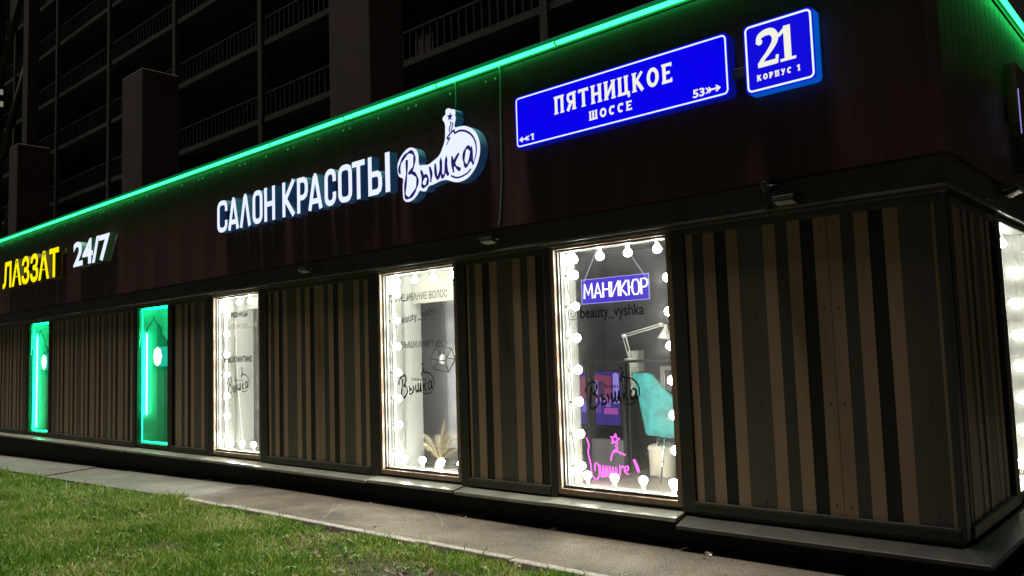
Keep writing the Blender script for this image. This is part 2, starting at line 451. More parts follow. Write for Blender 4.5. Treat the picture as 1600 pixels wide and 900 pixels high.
gm = bpy.data.materials.new('grass'); gm.use_nodes = True; t = gm.node_tree
t.nodes.remove(t.nodes['Principled BSDF'])
geo = t.nodes.new('ShaderNodeNewGeometry')
r1 = t.nodes.new('ShaderNodeValToRGB')
for p, c in ((.0, (.07, .18, .02)), (.45, (.15, .31, .034)), (.75, (.29, .41, .06)), (.90, (.45, .42, .16)), (1.0, (.55, .47, .3))):
    e = r1.color_ramp.elements.new(p) if p not in (0., 1.) else r1.color_ramp.elements[0 if p == 0 else -1]
    e.color = (*c, 1)
ns = t.nodes.new('ShaderNodeTexNoise'); ns.inputs['Scale'].default_value = 1.6; ns.inputs['Detail'].default_value = 4
t.links.new(geo.outputs['Position'], ns.inputs['Vector'])
ma = t.nodes.new('ShaderNodeMath'); ma.operation = 'MULTIPLY_ADD'; ma.inputs[1].default_value = 1.4; ma.inputs[2].default_value = -.74
t.links.new(ns.outputs['Fac'], ma.inputs[0])
ad = t.nodes.new('ShaderNodeMath'); ad.operation = 'ADD'; ad.use_clamp = True
t.links.new(geo.outputs['Random Per Island'], ad.inputs[0]); t.links.new(ma.outputs[0], ad.inputs[1])
t.links.new(ad.outputs[0], r1.inputs['Fac'])
df = t.nodes.new('ShaderNodeBsdfDiffuse'); tl = t.nodes.new('ShaderNodeBsdfTranslucent'); gl = t.nodes.new('ShaderNodeBsdfGlossy')
gl.inputs['Roughness'].default_value = .45; gl.inputs['Color'].default_value = (.5, .5, .45, 1)
mx = t.nodes.new('ShaderNodeMixShader'); mx.inputs[0].default_value = .35
m2 = t.nodes.new('ShaderNodeMixShader'); m2.inputs[0].default_value = .06
t.links.new(r1.outputs[0], df.inputs[0]); t.links.new(r1.outputs[0], tl.inputs[0])
t.links.new(df.outputs[0], mx.inputs[1]); t.links.new(tl.outputs[0], mx.inputs[2])
t.links.new(mx.outputs[0], m2.inputs[1]); t.links.new(gl.outputs[0], m2.inputs[2])
t.links.new(m2.outputs[0], t.nodes['Material Output'].inputs['Surface'])
me.materials.append(gm)
o = bpy.data.objects.new('grass', me); COL.objects.link(o)
tag(o, 'short green lawn with yellowing patches in front of the path', 'grass', kind='stuff')
# broad leaved weeds
mb = MB()
for _ in range(150):
    x, y = random.uniform(-12, -3), random.uniform(-3.6, -1.2); z = gz(x)-.02; a0 = random.uniform(0, 6.28)
    for k in range(random.randint(4, 7)):
        a = a0+k*1.1+random.uniform(-.3, .3); L_ = random.uniform(.03, .075); h_ = random.uniform(.02, .06)
        u = Vector((math.cos(a), math.sin(a), 0)); v = Vector((-math.sin(a), math.cos(a), 0))*L_*.22; c = Vector((x, y, z))
        mb.add([c, c+u*L_*.5-v+Vector((0, 0, h_)), c+u*L_+Vector((0, 0, h_*.8)), c+u*L_*.5+v+Vector((0, 0, h_))], [(0, 1, 2, 3)])
tag(mb.obj('weeds', M['weed']), 'low broad leaved weeds dotted through the lawn', 'weeds', kind='stuff')
# leaf litter
mb = MB()
for _ in range(520):
    if random.random() < .6: x, y = random.gauss(-4.7, 1.2), min(-1.15, random.gauss(-1.75, .4))
    else: x, y = random.uniform(-11, -2.8), random.uniform(-3.6, -1.15)
    z = gz(x)-.02+random.uniform(0, .03); s = random.uniform(.012, .032); a = random.uniform(0, 6.28)
    u = Vector((math.cos(a), math.sin(a), random.uniform(-.5, .5)))*s; v = Vector((-math.sin(a), math.cos(a), random.uniform(-.5, .5)))*s*.55
    c = Vector((x, y, z)); m_ = random.uniform(.2, .5)*s
    mb.add([c-u, c-v*.9+Vector((0, 0, m_)), c+u, c+v+Vector((0, 0, m_*.6))], [(0, 1, 2), (0, 2, 3)])
tag(mb.obj('leaf_litter', M['leaf']), 'dry brown leaves scattered over the lawn', 'leaves', kind='stuff')

mb = MB()
for _ in range(230):
    x, y = random.uniform(-14, -1.5), random.choice((random.uniform(-1.05, -.05), random.gauss(-.16, .08), -1.05+abs(random.gauss(0, .09))))
    z = gz(x)+.004; s = random.choice((random.uniform(.004, .009), random.uniform(.008, .02))); a = random.uniform(0, 6.28)
    u = Vector((math.cos(a), math.sin(a), .15))*s; v = Vector((-math.sin(a), math.cos(a), .1))*s*.6; c = Vector((x, y, z+.004))
    mb.add([c-u, c-v, c+u+Vector((0, 0, s*.4)), c+v], [(0, 1, 2), (0, 2, 3)], random.choice((0, 0, 1)))
tag(mb.obj('path_litter', [M['leaf'], M['kerb']]), 'bits of grit and dead leaf strewn along the path', 'litter', kind='stuff')

# ================================================================== SHOP BUILDING
shop = empty('shop_building', (-10, 0, 0), 'long single storey shop with striped cladding and dark red fascia', 'building')
def part(mb, name, mats, bevel=0, parent=None): 
    o = mb.obj(name, mats, None, bevel=bevel); keep(o, parent or shop); return o
Z0, Z1 = .392, 2.54             # window opening
WIN = [('beauty', -10.50, -9.28), ('hair', -6.93, -5.71), ('manicure', -4.52, -3.30)]
GRN = [(-12.87, -11.77), (-17.66, -16.55)]
XL = -26.0
openings = sorted([(a, b) for _, a, b in WIN] + GRN)
solid = []; x = XL
for a, b in openings: solid.append((x, a)); x = b
solid.append((x, X_C-.0))
# core wall blocks behind the cladding
mb = MB()
for a, b in solid: mb.box(a, b, .015, .24, Z0, Z1)
mb.box(XL, X_C-.015, .015, .24, .06, Z0-.001); mb.box(XL, X_C-.015, .015, .24, Z1+.001, 4.2)
part(mb, 'front_wall', M['post'])
# striped cladding: T D T B T G T D T B T, panels of 1.2 m with a joint between two tans
SEQ = 'TDTBTGTDTBT'; WID = dict(T=.093, D=.089, B=.096, G=.2)
PW = sum(WID[c] for c in SEQ)
MI = dict(T=0, D=1, B=2, G=3)
def cladding(x0, x1, joint, fixed='x', pos=0.0):
    mb = MB(); k = math.floor((x0-joint)/PW)-1; xx = joint+k*PW
    while xx < x1:
        cur = xx
        for i, ch in enumerate(SEQ):
            a, b = cur, cur+WID[ch]; cur = b
            if i == 0: a += .0018
            if i == len(SEQ)-1: b -= .0018
            a, b = max(a, x0), min(b, x1)
            if b-a < .004: continue
            dep = {'T': 0.0, 'D': .004, 'B': .007, 'G': .002}[ch]
            if fixed == 'x': mb.box(a, b, dep, .014, .45, 2.48, MI[ch])
            else: mb.box(pos-.014, pos-dep, a, b, .45, 2.48, MI[ch])
        if fixed == 'x':
            for xq in (xx+.047, xx+PW*.5+.02, xx+PW-.047):
                if x0+.02 < xq < x1-.02:
                    for zq in (.52, 1.2, 1.85, 2.42): mb.lathe([(.0004, .004), (.006, .003), (.008, 0)], 8, 4, Matrix.Translation((xq, 0, zq)) @ Matrix.Rotation(math.radians(90), 4, 'X'))
        xx += PW
    return mb
MS = [M['tan'], M['dark'], M['black'], M['grey'], M['trim']]
for x0, x1, j in ((-3.18, -1.40, -2.082), (-5.585, -4.60, -5.63-.02), (-9.12, -7.10, -8.03), (-11.66, -10.63, -11.5), (-16.44, -12.98, -14.6), (-26, -17.78, -19.6)):
    part(cladding(x0, x1, j), 'striped_cladding', MS)
# posts beside the windows
def frame_posts():
    for a, b in ((-3.30, -3.185), (-4.595, -4.52), (-5.71, -5.59), (-7.095, -6.93), (-9.28, -9.125), (-10.625, -10.5), (-11.77, -11.665), (-12.975, -12.87), (-16.55, -16.445), (-17.775, -17.66)):
        mb = MB(); mb.box(a+.001, b-.001, -.022, .0149, Z0-.03, Z1+.02)
        part(mb, 'window_post', M['post'], .004)
frame_posts()
# bottom trim and thin rail under every panel, top rail
for a, b in ((-3.184, -1.375), (-5.588, -4.597), (-9.122, -7.098), (-11.662, -10.628), (-16.442, -12.978), (-26, -17.778)):
    for q in ((-.03, .0145, .375, .449), (-.038, -.031, .43, .452), (-.02, .0145, 2.481, 2.53)):
        part(MB().box(a, b, *q), 'panel_trim', M['trim'], .004)
# corner post
mb = MB(); mb.box(-1.399, X_C+.012, -.012, .10, .375, 2.53); part(mb, 'corner_post', M['trim'], .008)
# cornice: band and light edge, front and side
mb = MB()
mb.box(XL, X_C+.05, -.05, .014, 2.565, 2.77); mb.box(X_C-.03, X_C+.05, .015, 14, 2.565, 2.77)
part(mb, 'cornice', M['trim'], .01)
mb = MB(); mb.box(XL, X_C+.07, -.07, -.051, 2.556, 2.578); mb.box(X_C+.051, X_C+.07, -.05, 14, 2.556, 2.578)
mb.box(XL, X_C+.04, -.03, .013, 2.531, 2.5555)
part(mb, 'drip_edge', M['triml'], .003)
# fascia with pressed ribs, front
def fascia(front=True):
    mb = MB(); a0, a1 = (XL, X_C+.08) if front else (-.08, 14)
    n = 0; a = a1 if front else a0; step = .18
    prof = []
    while (a > a0 if front else a < a1):
        for da, dy in ((0, 0), (.168, 0), (.172, .0025), (.176, .0025)):
            q = a-da if front else a+da
            prof.append((q, dy))
        a += -step if front else step
    prof = [(max(min(q, a1), a0), dy) for q, dy in prof]
    F = -.08 if front else X_C+.08
    vs = []
    for q, dy in prof:
        for z in (2.775, 3.55, 4.33): vs.append((q, F+dy, z) if front else (F-dy, q, z))
    fs = []
    for i in range(len(prof)-1):
        for k in range(2):
            fs.append((3*i+k, 3*i+k+1, 3*i+k+4, 3*i+k+3))
    mb.add(vs, fs)
    return mb
mb = fascia(True)
mb.box(XL, X_C+.06, -.06, .014, 2.771, 4.32)
# screws under the neon: pairs and singles
for k in range(44):
    xx = -5.05-1.117*k*.5 if k else -5.05
    xb = -5.05-1.115*k/1
    if xb > XL+.2:
        for q, dz in ((0, .0), (-.123, 0), (-.61, 0)):
            mb.lathe([(.0004, .007), (.009, .006), (.014, 0)], 8, 1, Matrix.Translation((xb+q, -.08, 4.187+dz)) @ Matrix.Rotation(math.radians(90), 4, 'X'))
part(mb, 'fascia', [M['fascia'], M['screw']])
mb = fascia(False); mb.box(X_C-.02, X_C+.06, .0145, 14, 2.771, 4.32); part(mb, 'fascia', [M['fascia2']])
mb = MB(); mb.box(X_C+.015, X_C+.086, -.087, -.03, 2.78, 4.335); part(mb, 'fascia_corner', M['fascia2'], .006)
# parapet cap (pale painted flashing) behind the neon
mb = MB(); mb.box(XL, X_C+.10, -.10, .30, 4.335, 4.375); mb.box(X_C-.2, X_C+.10, .301, 14, 4.335, 4.375)
mb.box(XL, X_C+.094, -.094, -.0825, 4.27, 4.3345); mb.box(X_C+.0825, X_C+.094, -.082, 14, 4.27, 4.3345)
part(mb, 'parapet_cap', M['cap'], .004)
mb = MB(); mb.box(XL, X_C-.03, .25, 14, 3.95, 4.05); part(mb, 'roof', M['roof'])
# plinth and ledges
mb = MB(); mb.box(XL, X_C, -.02, .012, -.5, .33); mb.box(X_C-.2, X_C+.02, .0125, 14, -.5, .33)
part(mb, 'plinth', M['plinth'])
edges = [-3.285, -4.56, -5.68, -7.0, -9.22, -10.58, -11.72, -12.92, -14.6, -16.5, -17.72, -20, -23, XL]
for i in range(len(edges)-1):
    b, a = edges[i], edges[i+1]
    t0, t1 = [random.uniform(-.006, .006) for _ in range(2)]
    fl = -.155+random.uniform(-.012, .012)
    mb = MB()
    mb.hexa([(a+.004, fl, .306+t0), (b-.004, fl, .306+t1), (b-.004, .012, .335+t1), (a+.004, .012, .335+t0)],
            [(a+.004, fl, .337+t0), (b-.004, fl, .337+t1), (b-.004, .012, .366+t1), (a+.004, .012, .366+t0)])
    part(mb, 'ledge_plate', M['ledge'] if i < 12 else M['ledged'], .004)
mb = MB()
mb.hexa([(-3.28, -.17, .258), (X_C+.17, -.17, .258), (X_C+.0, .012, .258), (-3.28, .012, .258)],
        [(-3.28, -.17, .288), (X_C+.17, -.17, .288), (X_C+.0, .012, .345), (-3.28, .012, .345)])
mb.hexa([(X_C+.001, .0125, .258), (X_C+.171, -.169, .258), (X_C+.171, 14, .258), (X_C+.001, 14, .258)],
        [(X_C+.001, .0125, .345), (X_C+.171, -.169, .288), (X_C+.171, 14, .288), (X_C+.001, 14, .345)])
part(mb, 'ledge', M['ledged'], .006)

# side wall
mb = MB(); mb.box(X_C-.24, X_C-.0155, .2405, 1.56, .06, 2.56); mb.box(X_C-.24, X_C-.0155, 2.72, 14, .06, 2.56)
mb.box(X_C-.24, X_C-.0155, 1.5605, 2.7195, .06, Z0-.001); mb.box(X_C-.24, X_C-.0155, .2405, 14, 2.561, 4.2)
part(mb, 'side_wall', M['post'])
mbp = cladding(.12, 1.36, .36, 'y', X_C); part(mbp, 'striped_cladding', MS)
mbp = cladding(2.85, 9, 3.2, 'y', X_C); part(mbp, 'striped_cladding', MS)
part(MB().box(X_C-.0145, X_C+.03, .11, 1.40, .375, .449), 'panel_trim', M['trim'], .004); part(MB().box(X_C-.0145, X_C+.02, .11, 1.40, 2.481, 2.53), 'panel_trim', M['trim'], .004)
mb = MB(); mb.box(X_C-.0145, X_C+.022, 1.41, 1.555, Z0-.03, Z1+.02); part(mb, 'window_post', M['post'], .004)
# louvre vent on the side fascia
mb = MB(); mb.box(X_C+.081, X_C+.095, 1.93, 2.38, 2.90, 3.27, 0)
for k in range(8):
    z = 2.93+k*.042
    mb.hexa([(X_C+.095, 1.96, z), (X_C+.125, 1.96, z-.012), (X_C+.125, 2.35, z-.012), (X_C+.095, 2.35, z)],
            [(X_C+.095, 1.96, z+.01), (X_C+.125, 1.96, z-.004), (X_C+.125, 2.35, z-.004), (X_C+.095, 2.35, z+.01)], 1)
part(mb, 'louvre_vent', [M['vent'], M['trim']])

# ------------------------------------------------------------------ windows
def window(a, b, fm):
    """wooden frame with reveal, led strips, pane"""
    mb = MB(); t_ = .05; yf = -.014
    mb.box(a, a+.035, yf, .06, Z0, Z1); mb.box(b-t_, b, yf, .06, Z0, Z1)
    mb.box(a+.0355, b-t_-.0005, yf, .06, Z0, Z0+.045); mb.box(a+.0355, b-t_-.0005, yf, .06, Z1-.035, Z1)
    f = part(mb, 'window', fm, .004)
    i0, i1 = a+.036, b-t_-.001
    mb = MB(); mb.box(i0, i1, .022, .026, Z0+.045, Z1-.035); keep(mb.obj('pane', M['glass']), f).matrix_parent_inverse = Matrix.Identity(4)
    return f
def sub(mb, name, mats, parent, bevel=0):
    o = mb.obj(name, mats, parent, bevel=bevel); return o
def sash(f, a, b):       # white plastic sash in stepped lines, lit by the bulbs
    mb = MB()
    for k, (d0, y0, y1) in enumerate(((.036, .0265, .05), (.05, .05, .075))):
        mb.box(a+d0, a+d0+.016, y0, y1, Z0+.056, Z1-.036)
        mb.box(b-d0-.03, b-d0-.014, y0, y1, Z0+.056, Z1-.036)
        mb.box(a+d0+.0165, b-d0-.0305, y0, y1, Z0+.056, Z0+.07)
        mb.box(a+d0+.0165, b-d0-.0305, y0, y1, Z1-.052, Z1-.037)
    sub(mb, 'sash', M['white'], f, .002)
def reveal(f, a, b, depth, m, ml=None):
    mb = MB()
    mb.box(a, a+.034, .0605, depth, Z0, Z1, 0); mb.box(b-.034, b, .0605, depth, Z0, Z1, 0)
    mb.box(a+.0345, b-.0345, .0605, depth, Z1-.03, Z1, 0); mb.box(a+.0345, b-.0345, .0605, depth, Z0, Z0+.05, 0)
    sub(mb, 'reveal', m, f)
def led(f, a, b):
    mb = MB(); mb.box(a+.0345, a+.0385, .155, .185, Z0+.06, Z1-.06)
    sub(mb, 'led_strip', M['led'], f)

F = {}
for nm, a, b in WIN:
    f = window(a, b, M['wood']); F[nm] = f
    sash(f, a, b); reveal(f, a, b, .30, M['white']); led(f, a, b)
# rooms -------------------------------------------------------------
def room(x0, x1, y1, z0, z1, mw, mf, mc):
    mb = MB(); mb.box(x0-.05, x0, .2405, y1, z0, z1); mb.box(x1, x1+.05, .2405, y1, z0, z1); mb.box(x0-.05, x1+.05, y1+.0005, y1+.05, z0, z1)
    part(mb, 'room_wall', mw)
    mb = MB(); mb.box(x0-.05, x1+.05, .2405, y1+.05, z0-.05, z0-.0005); part(mb, 'room_floor', mf)
    mb = MB(); mb.box(x0-.05, x1+.05, .2405, y1+.05, z1+.0005, z1+.05); part(mb, 'room_ceiling', mc)
room(-11.2, -8.9, 1.6, .30, 2.75, M['wallw'], M['floorw'], M['wallw'])
room(-8.0, -5.71, 1.7, .30, 2.75, M['wallw'], M['floorw'], M['wallw'])
room(-5.60, -2.6, 2.3, .42, 2.75, M['wallt'], M['floorw'], M['wallt'])
# light grey side boards behind the reveal of the beauty and hair windows, valances
for x0, m_ in ((-10.52, 'wallw'), (-6.95, 'wallw')):
    mb = MB(); mb.box(x0-.04, x0, .301, .62, .301, 2.749); part(mb, 'partition', M[m_])
for a, b in ((-10.46, -9.32), (-6.89, -5.75)):
    mb = MB(); mb.box(a-.45, b+.02, .50, .52, (2.36 if a < -8 else 2.205), Z1+.06); part(mb, 'valance', M['valance'])
# wardrobe panels in the hair room, blind in the beauty room
mb = MB()
for k, (a, b) in enumerate(((-7.62, -7.17), (-7.163, -6.72), (-6.713, -6.2), (-6.193, -5.72))): mb.box(a, b, 1.22, 1.5, .52, 2.7, 0)
mb.box(-7.6, -5.72, 1.25, 1.5, .30, .519, 1)
o = mb.obj('wardrobe', [M['panel'], M['black_metal']]); tag(o, 'grey panelled wardrobe with dark base inside the hair colouring window', 'wardrobe')
mb = MB(); mb.box(-10.55, -9.0, .9, .915, .34, 2.4); 
for k in range(12): mb.box(-10.55+k*.13, -10.548+k*.13, .897, .899, .34, 2.4)
o = mb.obj('blind', M['blind']); tag(o, 'plain grey blind hanging behind the eyelash window', 'blind')

# glass lettering ----------------------------------------------------
OUT = [(-6.339,3.539),(-6.327,3.604),(-6.265,3.672),(-6.184,3.716),(-6.115,3.719),(-6.048,3.683),(-6.016,3.625),(-6.014,3.559),(-6.0,3.515),(-5.949,3.51),(-5.874,3.50),(-5.808,3.52),(-5.715,3.56),(-5.667,3.62),(-5.628,3.696),(-5.619,3.79),(-5.622,3.86),(-5.651,3.904),(-5.637,3.933),(-5.61,3.946),(-5.604,3.989),(-5.563,3.999),(-5.528,3.978),(-5.493,3.973),(-5.471,3.946),(-5.476,3.91),(-5.47,3.871),(-5.486,3.83),(-5.482,3.792),(-5.421,3.788),(-5.335,3.773),(-5.235,3.715),(-5.18,3.636),(-5.158,3.547),(-5.17,3.452),(-5.224,3.353),(-5.32,3.278),(-5.424,3.255),(-5.511,3.265),(-5.616,3.303),(-5.706,3.306),(-5.798,3.29),(-5.872,3.283),(-5.911,3.244),(-5.958,3.245),(-6.005,3.259),(-6.055,3.215),(-6.124,3.18),(-6.202,3.175),(-6.25,3.206),(-6.262,3.261),(-6.261,3.353),(-6.253,3.418),(-6.273,3.434),(-6.322,3.463)]
BOMB = [(-5.603,3.641),(-5.575,3.679),(-5.555,3.705),(-5.583,3.70),(-5.582,3.721),(-5.501,3.765),(-5.484,3.736),(-5.422,3.746),(-5.337,3.724),(-5.254,3.664),(-5.21,3.581),(-5.207,3.495),(-5.233,3.427),(-5.265,3.396)]
ARC = [(-5.278,3.353),(-5.336,3.317),(-5.422,3.299),(-5.492,3.305),(-5.552,3.334)]
FUSE = [[(-5.541,3.861),(-5.534,3.828),(-5.558,3.802),(-5.554,3.757)],[(-5.515,3.849),(-5.507,3.816),(-5.531,3.79),(-5.527,3.764)]]
SCR = [[(-6.291,3.477),(-6.305,3.533),(-6.267,3.606),(-6.196,3.659),(-6.126,3.676),(-6.079,3.643),(-6.071,3.583),(-6.093,3.508),(-6.153,3.46),(-6.104,3.458),(-6.048,3.415),(-6.031,3.354),(-6.062,3.281),(-6.132,3.221),(-6.191,3.214),(-6.223,3.248),(-6.216,3.346),(-6.192,3.473),(-6.188,3.604)],
 [(-5.979,3.462),(-5.953,3.393),(-5.965,3.311),(-5.932,3.289),(-5.89,3.311),(-5.879,3.367),(-5.915,3.393),(-5.949,3.36)],
 [(-5.851,3.474),(-5.827,3.397),(-5.838,3.319)],
 [(-5.767,3.491),(-5.761,3.385),(-5.741,3.337),(-5.703,3.388),(-5.688,3.502),(-5.681,3.384),(-5.665,3.341),(-5.627,3.387),(-5.608,3.509),(-5.604,3.383),(-5.579,3.343)],
 [(-5.528,3.519),(-5.522,3.431),(-5.511,3.357)],
 [(-5.431,3.532),(-5.5,3.452),(-5.462,3.395),(-5.416,3.366)],
 [(-5.273,3.526),(-5.309,3.564),(-5.353,3.536),(-5.371,3.465),(-5.35,3.394),(-5.315,3.406),(-5.279,3.46),(-5.266,3.543),(-5.263,3.433),(-5.24,3.386)]]
def star(cx, cz, r): return [(cx+(r if k % 2 == 0 else r*.42)*math.sin(k*math.pi/5+.15), cz+(r if k % 2 == 0 else r*.42)*math.cos(k*math.pi/5+.15)) for k in range(10)]
def logo_strokes(mb, y, sc=1, ox=0, oz=0, wl=.016, ws=.024, depth=0, skip_fuse=False):
    T = lambda L: [((p[0]+6.305)*sc+ox, (p[1]-3.21)*sc+oz) for p in L]
    k = 0
    for L, w_ in [(BOMB, wl), (ARC, wl)]+[(q, wl*.8) for q in FUSE]+[(q, ws) for q in SCR]:
        P = spline(T(L), 6); n = len(P)
        if L is BOMB: ww = [w_*sc*(.6+.6*math.sin(math.pi*i/(n-1))) for i in range(n)]
        elif w_ == ws: ww = [w_*sc*(.55+.6*abs(math.sin(i*.31))) for i in range(n)]
        else: ww = [w_*sc]*n
        mb.ribbon(P, ww, y-k*.0004, depth); k += 1
    st = star(*T([(-5.541, 3.908)])[0], .047*sc); mb.poly(st, y-k*.0004, .0001 if depth == 0 else depth, sides=False)
    return mb
DY = .0195
for nm, ox, oz, sc in (('manicure', -4.21, 1.122, .49), ('hair', -6.645, 1.19, .49), ('beauty', -10.17, 1.19, .50)):
    sub(logo_strokes(MB(), DY, sc, ox, oz, .024, .036), 'logo_lettering', M['decal'], F[nm])
    text('beauty', ox+.20, ox+.43, oz+.165, oz+.215, DY, M['decal'], 'lettering', F[nm])
def insta(x, z, s, f, m):
    mb = MB(); r = .25*s
    sq = []
    for cx, cz, a0 in ((s-r, s-r, 0), (r, s-r, 90), (r, r, 180), (s-r, r, 270)):
        for k in range(5): a = math.radians(a0+k*22.5); sq.append((x+cx+r*math.cos(a), z+cz+r*math.sin(a)))
    mb.ribbon(sq, .1*s, DY, 0, closed=True)
    mb.ribbon([(x+s/2+.24*s*math.cos(k*.3927), z+s/2+.24*s*math.sin(k*.3927)) for k in range(16)], .09*s, DY-.0003, 0, closed=True)
    mb.poly([(x+.77*s+.06*s*math.cos(k), z+.77*s+.06*s*math.sin(k)) for k in range(6)], DY-.0006, .0001, sides=False)
    sub(mb, 'camera_icon', m, f)
text('beauty_vyshka', -4.235, -3.592, 1.86, 1.985, DY, M['decal'], 'lettering', F['manicure'], bold=.015)
insta(-4.36, 1.885, .095, F['manicure'], M['decalg'])
text('ОКРАШИВАНИЕ ВОЛОС', -6.77, -5.88, 2.195, 2.275, DY, M['decal'], 'lettering', F['hair'], bold=.012)
text('beauty_vyshka', -6.62, -5.98, 1.93, 2.04, DY, M['decalg'], 'lettering', F['hair'], bold=.02, rot=math.radians(8))
insta(-6.72, 1.93, .08, F['hair'], M['decalg'])
text('#ВЫШКАМИТИНО', -6.65, -5.90, 1.70, 1.775, DY, M['decalg'], 'lettering', F['hair'], bold=.02)
text('РЕСНИЦЫ', -10.06, -9.64, 2.20, 2.285, DY, M['decal'], 'lettering', F['beauty'], bold=.035)
text('#МИТИНОВЫШКА', -10.22, -9.42, 2.05, 2.125, DY, M['decall'], 'lettering', F['beauty'])
text('#ВЫШКАМИТИНО', -10.25, -9.53, 1.61, 1.70, DY, M['decal'], 'lettering', F['beauty'], bold=.035)

# bulbs --------------------------------------------------------------
def bulb_mesh():
    prof = [(.012, 0), (.014, .012), (.022, .024), (.033, .036), (.040, .050), (.041, .058), (.038, .070), (.028, .083), (.012, .090), (.0005, .092)]
    prof = [(r_*.87, z_*.95) for r_, z_ in prof]
    return MB().lathe(prof, 14).obj('light_bulb', M['bulb'])
def socket_mesh(): return MB().lathe([(.0005, -.045), (.018, -.045), (.018, -.012), (.015, .0), (.0135, .011)], 10).obj('socket', M['socket'])
pb, ps = bulb_mesh(), socket_mesh()
bpy.context.view_layer.update()
used_proto = [False]
def garland(name_label, a, b, group, side=None):
    """bulbs around one opening; a..b are the inner edges along the wall"""
    root = empty('bulb_garland', (a, 0, Z0) if side is None else (side, a, Z0), name_label, 'light bulbs', group)
    def put(u, dep, z, dirv):
        if side is None: loc = Vector((u, dep, z)); dv = Vector(dirv)
        else: loc = Vector((side-dep, u, z)); dv = Vector((0, dirv[0], dirv[2]))
        if used_proto[0]: B = pb.copy(); K = ps.copy(); COL.objects.link(B); COL.objects.link(K)
        else: B, K = pb, ps; used_proto[0] = True
        B.parent = root; B.location = loc-world_loc(root); B.rotation_euler = dv.to_track_quat('Z', 'Y').to_euler()
        K.parent = B; K.location = (0, 0, 0)
    for k in range(7): put(a+.075, .115, .62+.277*k, (1, 0, 0)); put(b-.018, .115, .53+.275*k, (-1, 0, 0))
    w_ = b-a
    for k in range(4):
        put(a+.10+k*.287*(w_/1.134), .15, 2.478, (0, 0, -1)); put(a+.16+k*.283*(w_/1.134), .15, .487, (0, 0, 1))
    mbc = MB()
    pts = [(a+.045, .115, Z0+.07)]
    for k in range(15): pts.append((a+.04+(.006 if k % 2 else -.001), .118+random.uniform(-.006, .006), .62+.138*k))
    if side is not None: pts = [(side-p[1], p[0], p[2]) for p in pts]
    o = mbc.tube(pts, .006, 6).obj('cable', M['wire']); keep(o, root)
    return root
garland('round bulbs around the eyelash window, left of the three salon windows', -10.465, -9.33, 'bulbs lining the salon windows')
garland('round bulbs around the hair colouring window with pampas grass', -6.895, -5.76, 'bulbs lining the salon windows')
garland('round bulbs around the manicure window with the teal chair', -4.485, -3.35, 'bulbs lining the salon windows')
# side window, seen edge-on
xo = X_C+.012
mb = MB(); mb.box(X_C-.1, xo, 1.561, 1.60, Z0, Z1)
sw = part(mb, 'window', M['redwood'], .004)
mb = MB(); mb.box(X_C-.1, xo, 2.68, 2.719, Z0, Z1); mb.box(X_C-.1, xo, 1.601, 2.679, Z0, Z0+.05); mb.box(X_C-.1, xo, 1.601, 2.679, Z1-.035, Z1)
sub(mb, 'frame', M['white'], sw, .004)
mb = MB(); mb.box(X_C-.03, X_C-.026, 1.601, 2.679, Z0+.05, Z1-.036); sub(mb, 'pane', M['glass'], sw).parent = sw
mb = MB(); mb.box(X_C-.24, X_C-.101, 1.561, 1.595, Z0, Z1); mb.box(X_C-.24, X_C-.101, 2.685, 2.719, Z0, Z1); mb.box(X_C-.24, X_C-.101, 1.596, 2.684, Z1-.03, Z1); mb.box(X_C-.24, X_C-.101, 1.596, 2.684, Z0, Z0+.045)
sub(mb, 'reveal', M['white'], sw)
mb = MB(); mb.box(X_C-.9, X_C-.85, 1.2, 3.1, .3, 2.7); mb.box(X_C-.85, X_C-.2405, 1.2, 1.25, .3, 2.7); mb.box(X_C-.85, X_C-.2405, 3.05, 3.1, .3, 2.7); mb.box(X_C-.9, X_C-.2405, 1.2, 3.1, 2.7, 2.75); mb.box(X_C-.9, X_C-.2405, 1.2, 3.1, .25, .299)
part(mb, 'room_wall', M['sidew'])
garland('round bulbs around the window on the side wall past the corner', 1.60, 2.68, 'bulbs lining the salon windows', X_C)

